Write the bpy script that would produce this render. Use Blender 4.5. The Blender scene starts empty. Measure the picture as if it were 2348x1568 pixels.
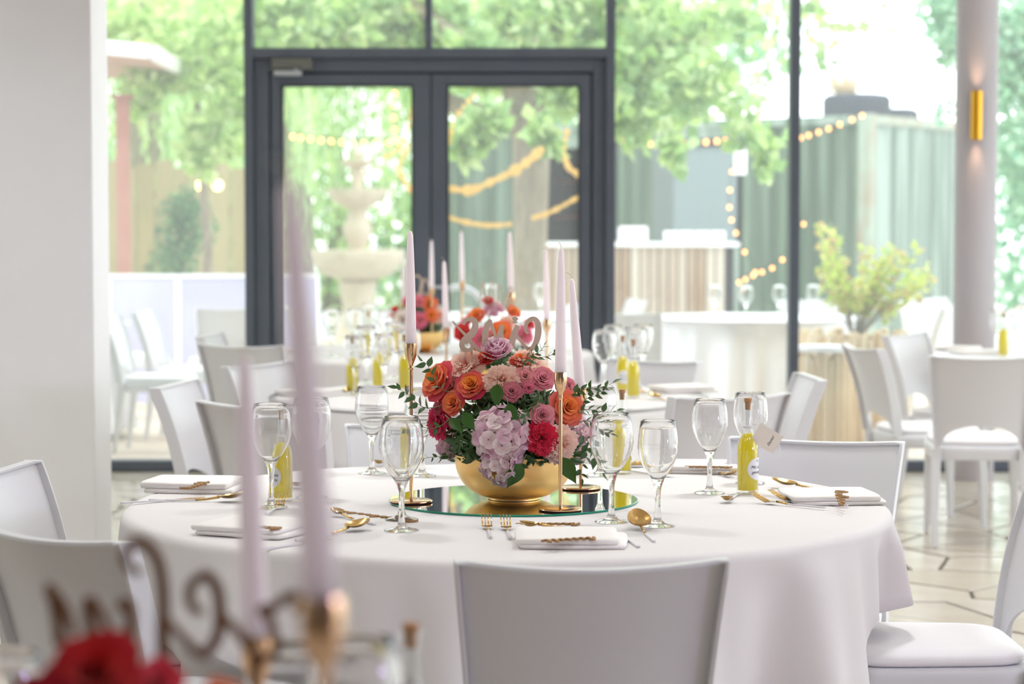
import bpy, bmesh, math, random
from mathutils import Vector, Matrix, Euler
random.seed(7)
C = bpy.context.scene.collection
S = bpy.context.scene
PI = math.pi
R = math.radians
sin, cos = math.sin, math.cos

# ------------------------------------------------------------------ camera, sky, light, exposure
F_PX, CAM_H, PITCH = 5000.0, 1.39, math.atan(264 / 5000.0)
cam_d = bpy.data.cameras.new('camera')
cam_d.sensor_width = 36.0
cam_d.lens = 36.0 * F_PX / 2348
cam_d.dof.use_dof = True
cam_d.dof.focus_distance = 4.95
cam_d.dof.aperture_fstop = 3.6
cam_d.clip_start = 0.05
cam_d.clip_end = 300
cam = bpy.data.objects.new('camera', cam_d)
C.objects.link(cam)
cam.location = (0, 0, CAM_H)
cam.rotation_euler = (PI / 2 - PITCH, 0, 0)
S.camera = cam

S.view_settings.view_transform = 'Standard'
S.view_settings.look = 'None'
S.view_settings.gamma = 1
S.view_settings.use_curve_mapping = False
S.view_settings.exposure = 0.34
S.cycles.use_denoising = True
S.cycles.max_bounces = 14
S.cycles.diffuse_bounces = 5
S.cycles.glossy_bounces = 5
S.cycles.transmission_bounces = 12
S.cycles.transparent_max_bounces = 20
S.cycles.caustics_reflective = False
S.cycles.sample_clamp_indirect = 6
S.cycles.blur_glossy = 0.6

w = bpy.data.worlds.new('overcast_sky')
S.world = w
w.use_nodes = True
bg = w.node_tree.nodes['Background']
bg.inputs[0].default_value = (0.96, 0.965, 1.0, 1)
bg.inputs[1].default_value = 3.3


def light(name, kind, loc, rot, energy, color=(1, 1, 1), **kw):
    d = bpy.data.lights.new(name, kind)
    d.energy = energy
    d.color = color
    for k, v in kw.items():
        setattr(d, k, v)
    o = bpy.data.objects.new(name, d)
    C.objects.link(o)
    o.location = loc
    o.rotation_euler = rot
    return o


def portal(name, loc, rot, sx, sy):
    o = light(name, 'AREA', loc, rot, 1, shape='RECTANGLE', size=sx, size_y=sy)
    o.data.cycles.is_portal = True


ROOM_H = 3.3
portal('portal_back', (0.8, 12.52, 1.65), (-PI / 2, 0, 0), 14.4, 3.3)
portal('portal_side', (7.9, 6.5, 1.65), (0, PI / 2, 0), 3.3, 11.6)
portal('portal_left', (-7.15, 6.9, 1.65), (0, -PI / 2, 0), 3.3, 2.2)
# downlights of the room, camera-side row added as front fill (round fittings are built with the ceiling)
LAMPS = [(-1.6, 2.9), (0.1, 2.9), (1.8, 2.9), (-0.9, 5.9), (1.0, 5.9), (3.0, 5.9), (-0.9, 9.3), (1.0, 9.3), (3.0, 9.3), (-2.8, 6.6), (5.0, 7.6)]
for lx, ly in LAMPS:
    light('ceiling_lamp_and_fill_light', 'AREA', (lx, ly, ROOM_H - 0.06), (0, 0, 0), 6.5 if ly < 5 else 13.0, (0.93, 0.97, 1.0), shape='DISK', size=0.34, spread=R(125))
# violet party uplight behind the photographer
light('violet_party_light', 'AREA', (6.3, 0.4, 1.3), (R(88), 0, R(60)), 46, (0.60, 0.50, 1.0), shape='DISK', size=0.5)


# ------------------------------------------------------------------ helpers
def ray(px, py):
    cx, cy = (px - 1174) / F_PX, -(py - 784) / F_PX
    return Vector((cx, cos(PITCH) + cy * sin(PITCH), -sin(PITCH) + cy * cos(PITCH)))


def at(px, py, Y):
    d = ray(px, py)
    t = Y / d.y
    return Vector((d.x * t, Y, CAM_H + d.z * t))


def on(px, py, z=0.75):
    d = ray(px, py)
    t = (z - CAM_H) / d.z
    return Vector((d.x * t, d.y * t, z))


def lin(c):
    return tuple((x / 12.92 if x <= 0.04045 else ((x + 0.055) / 1.055) ** 2.4) for x in [v / 255.0 for v in c])


MATS = {}


def mat(name, col, rough=0.5, metal=0.0, noise=None, bump=None, trans=0.0, ior=1.45, translucent=0.0, vcol=False, objrand=None,
        emit=None, coat=0.0, stretch=None, spec=0.5, sheen=0.0):
    """col is sRGB 0-255. noise=(scale, other sRGB colour, amount); bump=(scale, strength)."""
    if name in MATS:
        return MATS[name]
    m = bpy.data.materials.new(name)
    m.use_nodes = True
    nt = m.node_tree
    N, L = nt.nodes, nt.links
    p = N['Principled BSDF']
    out = N['Material Output']
    c = lin(col)
    p.inputs['Base Color'].default_value = (*c, 1)
    p.inputs['Roughness'].default_value = rough
    p.inputs['Metallic'].default_value = metal
    p.inputs['IOR'].default_value = ior
    p.inputs['Specular IOR Level'].default_value = spec
    p.inputs['Transmission Weight'].default_value = trans
    p.inputs['Coat Weight'].default_value = coat
    p.inputs['Sheen Weight'].default_value = sheen
    src = None
    if vcol:
        a = N.new('ShaderNodeAttribute')
        a.attribute_name = 'Col'
        src = a.outputs['Color']
    tc = N.new('ShaderNodeTexCoord')
    vec = tc.outputs['Object']
    if stretch:
        mp = N.new('ShaderNodeMapping')
        mp.inputs['Scale'].default_value = stretch
        L.new(vec, mp.inputs[0])
        vec = mp.outputs[0]
    if noise:
        t = N.new('ShaderNodeTexNoise')
        t.inputs['Scale'].default_value = noise[0]
        t.inputs['Detail'].default_value = 5
        L.new(vec, t.inputs['Vector'])
        rp = N.new('ShaderNodeMapRange')
        rp.inputs['From Min'].default_value = 0.38
        rp.inputs['From Max'].default_value = 0.66
        rp.inputs['To Max'].default_value = noise[2]
        L.new(t.outputs['Fac'], rp.inputs['Value'])
        mx = N.new('ShaderNodeMix')
        mx.data_type = 'RGBA'
        L.new(rp.outputs[0], mx.inputs[0])
        mx.inputs[6].default_value = (*c, 1)
        if src:
            L.new(src, mx.inputs[6])
        mx.inputs[7].default_value = (*lin(noise[1]), 1)
        src = mx.outputs[2]
    if objrand:
        oi = N.new('ShaderNodeObjectInfo')
        mx = N.new('ShaderNodeMix')
        mx.data_type = 'RGBA'
        mu = N.new('ShaderNodeMath')
        mu.operation = 'MULTIPLY'
        mu.inputs[1].default_value = objrand[1]
        L.new(oi.outputs['Random'], mu.inputs[0])
        L.new(mu.outputs[0], mx.inputs[0])
        mx.inputs[6].default_value = (*c, 1)
        if src:
            L.new(src, mx.inputs[6])
        mx.inputs[7].default_value = (*lin(objrand[0]), 1)
        src = mx.outputs[2]
    if src:
        L.new(src, p.inputs['Base Color'])
    if bump:
        t = N.new('ShaderNodeTexNoise')
        t.inputs['Scale'].default_value = bump[0]
        t.inputs['Detail'].default_value = 3
        L.new(vec, t.inputs['Vector'])
        b = N.new('ShaderNodeBump')
        b.inputs['Strength'].default_value = bump[1]
        b.inputs['Distance'].default_value = 0.01
        L.new(t.outputs['Fac'], b.inputs['Height'])
        L.new(b.outputs[0], p.inputs['Normal'])
    if translucent:
        tr = N.new('ShaderNodeBsdfTranslucent')
        tr.inputs[0].default_value = (*c, 1)
        if src:
            L.new(src, tr.inputs[0])
        ms = N.new('ShaderNodeMixShader')
        ms.inputs[0].default_value = translucent
        L.new(p.outputs[0], ms.inputs[1])
        L.new(tr.outputs[0], ms.inputs[2])
        L.new(ms.outputs[0], out.inputs['Surface'])
    if emit:
        p.inputs['Emission Color'].default_value = (*lin(emit[0]), 1)
        p.inputs['Emission Strength'].default_value = emit[1]
    MATS[name] = m
    return m


def pane_material(name, tint, refl, haze=0.0):
    m = bpy.data.materials.new(name)
    m.use_nodes = True
    N, L = m.node_tree.nodes, m.node_tree.links
    N.remove(N['Principled BSDF'])
    t = N.new('ShaderNodeBsdfTransparent')
    t.inputs[0].default_value = (*tint, 1)
    g = N.new('ShaderNodeBsdfGlossy')
    g.inputs['Roughness'].default_value = 0.02
    f = N.new('ShaderNodeLayerWeight')          # the same on both sides of the pane
    f.inputs[0].default_value = 0.5
    pw = N.new('ShaderNodeMath')
    pw.operation = 'POWER'
    pw.inputs[1].default_value = 5.0
    L.new(f.outputs['Facing'], pw.inputs[0])
    mu = N.new('ShaderNodeMath')
    mu.operation = 'MULTIPLY_ADD'
    mu.inputs[1].default_value = 0.9
    mu.inputs[2].default_value = 0.04 * refl
    L.new(pw.outputs[0], mu.inputs[0])
    x = N.new('ShaderNodeMixShader')
    L.new(mu.outputs[0], x.inputs[0])
    L.new(t.outputs[0], x.inputs[1])
    L.new(g.outputs[0], x.inputs[2])
    if haze:                      # milky white veil mixed in to imitate reflections on the glass
        d = N.new('ShaderNodeBsdfTranslucent')
        d.inputs[0].default_value = (0.93, 0.97, 1, 1)
        x0, x = x, N.new('ShaderNodeMixShader')
        x.inputs[0].default_value = haze
        L.new(x0.outputs[0], x.inputs[1])
        L.new(d.outputs[0], x.inputs[2])
    L.new(x.outputs[0], N['Material Output'].inputs[0])
    return m


class MB:
    """collects shapes, then links them as ONE mesh object"""

    def __init__(s):
        s.v, s.f, s.c = [], [], []

    def add(s, vs, fs, col=None):
        b = len(s.v)
        s.v += [tuple(v) for v in vs]
        s.f += [tuple(b + i for i in f) for f in fs]
        if col is not None:
            s.c += [col] * len(vs) if not isinstance(col, list) else col
        return s

    def box(s, x0, x1, y0, y1, z0, z1, M=None):
        vs = [Vector((x, y, z)) for z in (z0, z1) for y in (y0, y1) for x in (x0, x1)]
        if M:
            vs = [M @ v for v in vs]
        return s.add(vs, [(0, 2, 3, 1), (4, 5, 7, 6), (0, 1, 5, 4), (2, 6, 7, 3), (0, 4, 6, 2), (1, 3, 7, 5)])

    def tube(s, pts, r, n=10, cap=True, flat=1.0):
        pts = [Vector(p) for p in pts]
        rs = r if isinstance(r, (list, tuple)) else [r] * len(pts)
        vs, fs = [], []
        up = Vector((0, 0, 1))
        prev = None
        for i, p in enumerate(pts):
            d = (pts[min(i + 1, len(pts) - 1)] - pts[max(i - 1, 0)]).normalized()
            if prev is None:
                a = d.cross(up)
                if a.length < 0.1:
                    a = d.cross(Vector((0, 1, 0)))
            else:
                a = prev - d * prev.dot(d)
            a.normalize()
            prev = a
            b = d.cross(a).normalized()
            for k in range(n):
                t = 2 * PI * k / n
                vs.append(p + a * (rs[i] * cos(t)) + b * (rs[i] * sin(t) * flat))
        for i in range(len(pts) - 1):
            for k in range(n):
                k2 = (k + 1) % n
                fs.append((i * n + k, i * n + k2, (i + 1) * n + k2, (i + 1) * n + k))
        if cap:
            fs.append(tuple(range(n - 1, -1, -1)))
            fs.append(tuple((len(pts) - 1) * n + k for k in range(n)))
        return s.add(vs, fs)

    def lathe(s, prof, n=32, c=(0, 0, 0), M=None):
        vs, fs, rings = [], [], []
        for r, z in prof:
            if r < 1e-6:
                rings.append([len(vs)])
                vs.append(Vector((c[0], c[1], c[2] + z)))
            else:
                rings.append(list(range(len(vs), len(vs) + n)))
                for k in range(n):
                    t = 2 * PI * k / n
                    vs.append(Vector((c[0] + r * cos(t), c[1] + r * sin(t), c[2] + z)))
        for a, b in zip(rings[:-1], rings[1:]):
            if len(a) == 1 and len(b) == 1:
                continue
            for k in range(n):
                k2 = (k + 1) % n
                if len(a) == 1:
                    fs.append((a[0], b[k2], b[k]))
                elif len(b) == 1:
                    fs.append((a[k], a[k2], b[0]))
                else:
                    fs.append((a[k], a[k2], b[k2], b[k]))
        if M:
            vs = [M @ v for v in vs]
        return s.add(vs, fs)

    def grid(s, fn, nu, nv, closed=False, col=None):
        vs, fs, cs = [], [], []
        for j in range(nv + 1):
            for i in range(nu + (0 if closed else 1)):
                vs.append(Vector(fn(i / nu, j / nv)))
                if col:
                    cs.append(col(i / nu, j / nv))
        W = nu if closed else nu + 1
        for j in range(nv):
            for i in range(nu):
                i2 = (i + 1) % W
                fs.append((j * W + i, j * W + i2, (j + 1) * W + i2, (j + 1) * W + i))
        return s.add(vs, fs, cs if col else None)

    def ribbon(s, pts, y0, y1, drift=2e-5):
        """stroke in the x-z plane: pts = (x, z, half width); a slab between y0 and y1"""
        P = [Vector((p[0], 0, p[1])) for p in pts]
        vs, fs = [], []
        for i, p in enumerate(P):
            d = (P[min(i + 1, len(P) - 1)] - P[max(i - 1, 0)])
            d.normalize()
            nrm = Vector((-d.z, 0, d.x)) * pts[i][2]
            for q in (p + nrm, p - nrm):
                vs += [Vector((q.x, y0 - i * drift, q.z)), Vector((q.x, y1 - i * drift, q.z))]
        for i in range(len(P) - 1):
            a, b = i * 4, i * 4 + 4
            fs += [(a, a + 2, b + 2, b), (a + 1, b + 1, b + 3, a + 3), (a, b, b + 1, a + 1), (a + 2, a + 3, b + 3, b + 2)]
        fs += [(0, 1, 3, 2), (len(P) * 4 - 4, len(P) * 4 - 2, len(P) * 4 - 1, len(P) * 4 - 3)]
        return s.add(vs, fs)

    def mesh(s, name, m, smooth=True, normals=True, auto=None):
        me = bpy.data.meshes.new(name)
        me.from_pydata(s.v, [], s.f)
        if s.c and len(s.c) == len(s.v):
            a = me.color_attributes.new('Col', 'FLOAT_COLOR', 'POINT')
            flat = []
            for c in s.c:
                flat += [c[0], c[1], c[2], 1.0]
            a.data.foreach_set('color', flat)
        if m:
            me.materials.append(m)
        if normals:
            bm = bmesh.new()
            bm.from_mesh(me)
            bmesh.ops.recalc_face_normals(bm, faces=bm.faces)
            bm.to_mesh(me)
            bm.free()
        if smooth:
            me.shade_smooth()
            if auto is not None:
                me.set_sharp_from_angle(angle=R(auto))
        me.update()
        return me

    def build(s, name, m, parent=None, smooth=True, auto=35, bevel=0, normals=True):
        me = s.mesh(name, m, smooth, normals, auto)
        o = bpy.data.objects.new(name, me)
        C.objects.link(o)
        if parent:
            o.parent = parent
        if bevel:
            b = o.modifiers.new('b', 'BEVEL')
            b.width = bevel
            b.segments = 2
            b.limit_method = 'ANGLE'
        return o


def inst(name, me, parent=None, loc=(0, 0, 0), rot=(0, 0, 0), scale=1):
    o = bpy.data.objects.new(name, me)
    C.objects.link(o)
    if parent:
        o.parent = parent
    o.location = loc
    o.rotation_euler = rot
    o.scale = (scale,) * 3 if not isinstance(scale, (tuple, list)) else scale
    return o


def thing(name, loc=(0, 0, 0), rot=(0, 0, 0)):
    o = bpy.data.objects.new(name, None)
    C.objects.link(o)
    o.location = loc
    o.rotation_euler = rot
    o.empty_display_size = 0.1
    return o


def tag(o, label=None, cat=None, group=None, kind=None):
    if label: o['label'] = label
    if cat: o['category'] = cat
    if group: o['group'] = group
    if kind: o['kind'] = kind
    return o


KIDS = {}


def copy_tree(o, parent=None):
    c = o.copy()
    C.objects.link(c)
    c.parent = parent
    for ch in o.children:
        copy_tree(ch, c)
    return c


class Proto:
    """first use returns the prototype itself, later ones copies"""

    def __init__(s, root):
        s.root, s.used = root, False

    def place(s, loc, rz=0.0, label=None, group=None, tilt=(0, 0), scale=None):
        if s.used:
            o = copy_tree(s.root)
        else:
            o = s.root
            s.used = True
        o.location = loc
        o.rotation_euler = (tilt[0], tilt[1], rz)
        if scale:
            o.scale = (scale,) * 3
        if label:
            o['label'] = label
        if group:
            o['group'] = group
        return o


def smooth_path(pts, n=6):
    """Catmull-Rom through points of any dimension"""
    out = []
    for i in range(len(pts) - 1):
        p0, p1, p2, p3 = pts[max(i - 1, 0)], pts[i], pts[i + 1], pts[min(i + 2, len(pts) - 1)]
        for k in range(n):
            t = k / n
            out.append(tuple(0.5 * ((2 * b) + (-a + c) * t + (2 * a - 5 * b + 4 * c - d) * t * t + (-a + 3 * b - 3 * c + d) * t ** 3)
                             for a, b, c, d in zip(p0, p1, p2, p3)))
    out.append(tuple(pts[-1]))
    return out


# ------------------------------------------------------------------ materials
M_wall = mat('white_plaster', (238, 238, 239), 0.85, bump=(160, 0.12), noise=(3, (232, 232, 233), 0.4))
M_ceil = mat('ceiling_paint', (235, 234, 230), 0.9)
M_frame = mat('anthracite_aluminium', (88, 95, 106), 0.42, noise=(6, (95, 101, 112), 0.5))
M_gasket = mat('black_gasket', (38, 40, 44), 0.6)
M_stone = mat('polished_stone', (212, 204, 192), 0.2, noise=(5, (194, 182, 164), 0.5), objrand=((184, 170, 148), 0.6), coat=0.2)
M_grout = mat('dark_grout', (84, 74, 68), 0.6, noise=(30, (70, 62, 56), 0.6))
M_pane = pane_material('window_glass', (0.94, 0.975, 0.97), 1.3, 0.055)
M_chair = mat('white_plastic', (216, 216, 219), 0.36, spec=0.5)
M_pad = mat('white_seat_fabric', (240, 238, 240), 0.8, bump=(400, 0.1))
M_cloth = mat('white_tablecloth', (226, 222, 221), 0.82, bump=(9, 0.05), sheen=0.1)
M_napkin = mat('white_linen', (238, 234, 231), 0.85, bump=(300, 0.15))
M_tabletop = mat('pale_table_wood', (190, 180, 165), 0.6, noise=(12, (170, 158, 140), 0.5))
M_steel = mat('dark_steel', (52, 54, 60), 0.4, metal=0.6)
M_bglass = pane_material('bottle_glass', (0.985, 0.995, 0.99), 1.6)
M_glass = mat('clear_glass', (255, 255, 255), 0.0, trans=1.0, ior=1.45)
_n, _l = M_glass.node_tree.nodes, M_glass.node_tree.links
_t, _x = _n.new('ShaderNodeBsdfTransparent'), _n.new('ShaderNodeMixShader')
_x.inputs[0].default_value = 0.03
_l.new(_n['Principled BSDF'].outputs[0], _x.inputs[1])
_l.new(_t.outputs[0], _x.inputs[2])
_l.new(_x.outputs[0], _n['Material Output'].inputs['Surface'])
M_bowl = mat('satin_gold', (238, 200, 132), 0.44, metal=1.0)
M_gold = mat('brushed_gold', (212, 174, 110), 0.24, metal=1.0, bump=(60, 0.03))
M_rose_gold = mat('rose_gold', (228, 188, 146), 0.16, metal=1.0)
M_brass = mat('brass_tube', (214, 160, 52), 0.3, metal=1.0)
M_felt = mat('dark_felt', (50, 30, 26), 0.9)
M_candle = mat('white_wax', (252, 244, 246), 0.42, translucent=0.5)
M_wick = mat('cotton_wick', (225, 205, 175), 0.9)
M_mirror = mat('mirror_silver', (235, 240, 238), 0.01, metal=1.0)
M_edge = mat('green_glass_edge', (40, 170, 140), 0.15, trans=0.3)
M_handle = mat('white_enamel_handle', (226, 222, 226), 0.3)
M_wood = mat('lasered_plywood', (202, 172, 138), 0.6, noise=(40, (184, 150, 115), 0.6))
M_woodsign = mat('taupe_plywood', (214, 192, 172), 0.55, noise=(30, (202, 178, 156), 0.5))
M_woodname = mat('golden_brown_plywood', (168, 128, 78), 0.5, noise=(60, (130, 92, 52), 0.6))
M_liquid = mat('lemon_liqueur', (250, 236, 60), 0.25, translucent=0.6)
M_cork = mat('cork', (192, 146, 104), 0.8, noise=(300, (160, 116, 80), 0.6))
M_paper = mat('cream_card', (240, 230, 216), 0.8)
M_label = mat('white_label', (238, 238, 242), 0.6)
M_ink = mat('black_ink', (40, 38, 44), 0.7)
M_inkgold = mat('pale_gold_ink', (206, 184, 150), 0.6)
M_string = mat('white_ribbon', (240, 238, 240), 0.7)
M_leaf = mat('dark_green_leaf', (58, 92, 42), 0.4, noise=(25, (84, 116, 66), 0.6), translucent=0.2, objrand=((96, 122, 84), 0.7))
M_leafbig = mat('bright_green_leaf', (66, 104, 42), 0.35, noise=(60, (52, 92, 34), 0.7), translucent=0.2)
M_stem = mat('plant_stem', (108, 116, 72), 0.6)
M_petal = mat('flower_petal', (255, 255, 255), 0.6, vcol=True, translucent=0.34, sheen=0.2)
M_tree = mat('tree_leaves', (255, 255, 255), 0.55, vcol=True, translucent=0.5)
M_bark = mat('tree_bark', (150, 140, 122), 0.9, noise=(8, (116, 106, 90), 0.7), stretch=(3, 3, 0.6), bump=(20, 0.5))
M_deck = mat('deck_board', (230, 212, 194), 0.6, noise=(6, (190, 172, 148), 0.6), stretch=(0.3, 6, 1), objrand=((226, 214, 198), 0.8))
M_ground = mat('pale_gravel', (212, 210, 204), 0.95, noise=(0.8, (186, 192, 176), 0.5))
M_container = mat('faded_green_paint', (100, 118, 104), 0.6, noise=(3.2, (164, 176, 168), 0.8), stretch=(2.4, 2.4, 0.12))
M_cside = mat('shaded_green_paint', (76, 94, 78), 0.65, noise=(3.2, (120, 136, 120), 0.8), stretch=(2.4, 2.4, 0.12))  # long side: same paint darkened to imitate its shade, plus dirt streaks
M_rust = mat('rusted_steel', (150, 164, 150), 0.8, noise=(4, (150, 104, 78), 0.6), stretch=(2, 2, 0.5))
M_shutter = mat('grey_shutter', (126, 138, 142), 0.5)
M_darkint = mat('dark_interior', (48, 48, 54), 0.8)
M_tyre = mat('tyre_rubber', (66, 72, 84), 0.7)
M_rim = mat('tyre_cord', (90, 92, 100), 0.8)
M_straw = mat('dried_grass_straw', (222, 205, 175), 0.8)
M_log = mat('peeled_log', (222, 192, 146), 0.7, noise=(7, (176, 132, 84), 0.75), stretch=(2, 2, 0.5), objrand=((240, 226, 200), 0.8))
M_plank = mat('counter_plank', (146, 116, 92), 0.75, noise=(5, (176, 156, 138), 0.7), stretch=(2, 2, 0.4), objrand=((206, 196, 186), 0.9))
M_fount = mat('fountain_stone', (204, 190, 172), 0.8, noise=(6, (184, 168, 150), 0.7))
M_postred = mat('oxide_red_post', (166, 112, 98), 0.6, noise=(3, (184, 138, 124), 0.6))
M_awning = mat('awning_underside', (176, 142, 126), 0.8)
M_white = mat('white_paint', (242, 242, 246), 0.5)
M_lilac = mat('lilac_white_canvas', (186, 184, 214), 0.7, noise=(1.5, (204, 204, 224), 0.6))
M_fence = mat('olive_timber', (150, 138, 98), 0.8, noise=(3, (110, 104, 72), 0.6), stretch=(2, 2, 0.4), objrand=((176, 164, 130), 0.7))
M_bulb = mat('warm_bulb', (255, 226, 170), 0.3, emit=((255, 140, 56), 5.0))
M_bulb2 = mat('warm_lamp_globe', (255, 226, 170), 0.3, emit=((255, 190, 100), 14.0))
M_garland = mat('yellow_paper', (250, 216, 128), 0.7, translucent=0.3)
M_wire = mat('black_wire', (40, 40, 44), 0.6)
M_closer = mat('grey_closer', (112, 112, 106), 0.45, metal=0.2)
M_closer2 = mat('bright_closer_arm', (190, 195, 198), 0.3, metal=0.8)
M_diff = mat('lamp_diffuser', (255, 240, 220), 0.5, emit=((255, 190, 130), 3.0))
M_col = mat('column_paint', (184, 178, 182), 0.6)
M_bottles = mat('amber_bottle_glass', (200, 90, 50), 0.2)
M_leg = mat('black_table_leg', (36, 38, 44), 0.4)
M_globe = mat('opal_lamp_shade', (250, 248, 252), 0.5)

# ------------------------------------------------------------------ the room
GY = 12.4
# floor: grout bed + irregular polished stones
fl = MB().box(-7, 8.2, -5, GY + 0.08, -0.12, -0.006).build('floor', M_grout, smooth=False)
tag(fl, kind='structure')


def clip(poly, p, n):
    out = []
    for i in range(len(poly)):
        a, b = poly[i], poly[(i + 1) % len(poly)]
        da, db = (a[0] - p[0]) * n[0] + (a[1] - p[1]) * n[1], (b[0] - p[0]) * n[0] + (b[1] - p[1]) * n[1]
        if da <= 0:
            out.append(a)
        if (da < 0 < db) or (db < 0 < da):
            t = da / (da - db)
            out.append((a[0] + (b[0] - a[0]) * t, a[1] + (b[1] - a[1]) * t))
    return out


rng = random.Random(3)
STEP = 0.31
seeds = {}
for i in range(-23, 27):
    for j in range(-6, 41):
        seeds[i, j] = ((i + 0.5 * (j % 2) + rng.uniform(-.6, .6)) * STEP, (j + rng.uniform(-.6, .6)) * STEP)
for key in list(seeds):
    if rng.random() < 0.22:
        del seeds[key]
cells = []
for (i, j), s0 in seeds.items():
    poly = [(s0[0] - 1, s0[1] - 1), (s0[0] + 1, s0[1] - 1), (s0[0] + 1, s0[1] + 1), (s0[0] - 1, s0[1] + 1)]
    for di in range(-3, 4):
        for dj in range(-3, 4):
            q = seeds.get((i + di, j + dj))
            if q is None or (di == 0 and dj == 0):
                continue
            mx, my = (s0[0] + q[0]) / 2, (s0[1] + q[1]) / 2
            nx, ny = q[0] - s0[0], q[1] - s0[1]
            L_ = math.hypot(nx, ny)
            nx, ny = nx / L_, ny / L_
            g = 0.0085 + 0.006 * math.sin(17 * (mx + my) + 5 * mx)
            poly = clip(poly, (mx - nx * g, my - ny * g), (nx, ny))
            if len(poly) < 3:
                break
        if len(poly) < 3:
            break
    poly = clip(poly, (0, GY - 0.07), (0, 1)) if len(poly) > 2 else poly
    if len(poly) > 2:
        cells.append((s0, poly))


def in_view(x, y):
    if y < 3.3 or y > GY:
        return False
    px = 1174 + x / y * F_PX
    if not (-60 < px < 2420):
        return False
    return px > 1700 or px < 420


vis = sorted([c for c in cells if in_view(*c[0])], key=lambda c: c[0][1])[:300]
visid = {id(c) for c in vis}
rest = MB()


def stone_geom(mb, poly, s0, z1, local):
    n = len(poly)
    ox, oy = s0 if local else (0, 0)
    cx, cy = sum(p[0] for p in poly) / n, sum(p[1] for p in poly) / n
    lo = [(p[0] - ox, p[1] - oy, -0.0055) for p in poly]
    hi = [((p[0] - cx) * 0.992 + cx - ox, (p[1] - cy) * 0.992 + cy - oy, z1) for p in poly]
    mb.add(lo + hi, [tuple(range(n, 2 * n))] + [(k, (k + 1) % n, n + (k + 1) % n, n + k) for k in range(n)])


for c in cells:
    s0, poly = c
    z1 = rng.uniform(-0.0012, 0.0)
    if id(c) in visid:
        mb = MB()
        stone_geom(mb, poly, s0, z1, True)
        o = mb.build('stone', M_stone, fl, smooth=False)
        o.location = (s0[0], s0[1], 0)
    else:
        stone_geom(rest, poly, s0, z1, False)
tag(rest.build('stone', M_stone, fl, smooth=False), kind='stuff')

tag(MB().box(-7.2, 8.2, -5.2, GY + 0.5, ROOM_H, ROOM_H + 0.25).build('ceiling', M_ceil, smooth=False), kind='structure')
tag(MB().box(-7.2, 8.2, -5.2, -5, 0, ROOM_H).build('wall_back', mat('mauve_grey_wall', (176, 166, 178), 0.8), smooth=False), kind='structure')
tag(MB().box(-3.4, -1.535, 8.0, 8.32, 0, ROOM_H).build('wall_left', M_wall, smooth=False, bevel=0.006), kind='structure')
tag(MB().box(-7.2, -7.0, -5, 5.8, 0, ROOM_H).box(-7.2, -7.0, 8.0, GY, 0, ROOM_H).build('wall_far_left', M_wall, smooth=False), kind='structure')
wl = tag(thing('fill_window'), kind='structure')  # unseen window, added to throw more daylight on the plaster pier
MB().box(-7.11, -7.10, 5.8, 8.0, 0.06, ROOM_H).build('pane', M_pane, wl, smooth=False)  # pane of the added fill window
fm = MB().box(-7.15, -7.0, 5.8, 8.0, 0, 0.06)
for y in (5.83, 6.9, 7.97):
    fm.box(-7.14, -7.04, y - 0.03, y + 0.03, 0, ROOM_H)
fm.build('window_frame', M_frame, wl, smooth=False)
tag(MB().box(7.8, 8.0, -5, 0.7, 0, ROOM_H).build('wall_right', M_wall, smooth=False), kind='structure')
wr = tag(thing('window_3'), kind='structure')
MB().box(7.86, 7.87, 0.7, GY, 0.06, ROOM_H).build('pane', M_pane, wr, smooth=False)
fm = MB().box(7.8, 7.95, 0.7, GY, 0, 0.06)
for y in (0.75, 3.7, 6.6, 9.5, GY - 0.05):
    fm.box(7.82, 7.92, y - 0.03, y + 0.03, 0, ROOM_H)
fm.build('window_frame', M_frame, wr, smooth=False)


def X(px, Y=GY):
    return at(px, 784, Y).x


def Z(py, Y=GY):
    return at(1174, py, Y).z


# glazed front: left bay, door bay, right bays
g1 = tag(thing('window_1'), kind='structure')
MB().box(-7.0, X(568), GY - 0.006, GY + 0.006, 0.06, ROOM_H).build('pane', M_pane, g1, smooth=False)
MB().box(-7.0, X(568), GY - 0.05, GY + 0.06, 0, 0.062).build('window_sill', M_frame, g1, smooth=False, bevel=0.004)
for xx in (-6.95, -4.6):
    MB().box(xx - .03, xx + .03, GY - 0.05, GY + 0.05, 0.06, ROOM_H).build('mullion', M_frame, g1, smooth=False)
g2 = tag(thing('window_2'), kind='structure')
for a, b in ((1408, 1806), (1828, 2560), (2580, 3300)):
    MB().box(X(a), X(b), GY - 0.006, GY + 0.006, 0.06, ROOM_H).build('pane', M_pane, g2, smooth=False)
MB().box(X(3300), 7.9, GY - 0.006, GY + 0.006, 0.06, ROOM_H).build('pane', M_pane, g2, smooth=False)
for a, b in ((1806, 1828), (2560, 2582), (3295, 3320)):
    MB().box(X(a), X(b), GY - 0.08, GY + 0.05, 0.0, ROOM_H).build('mullion', M_frame, g2, smooth=False, bevel=0.003)
MB().box(X(1408), 7.9, GY - 0.05, GY + 0.06, 0, 0.062).build('window_sill', M_frame, g2, smooth=False, bevel=0.004)
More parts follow.
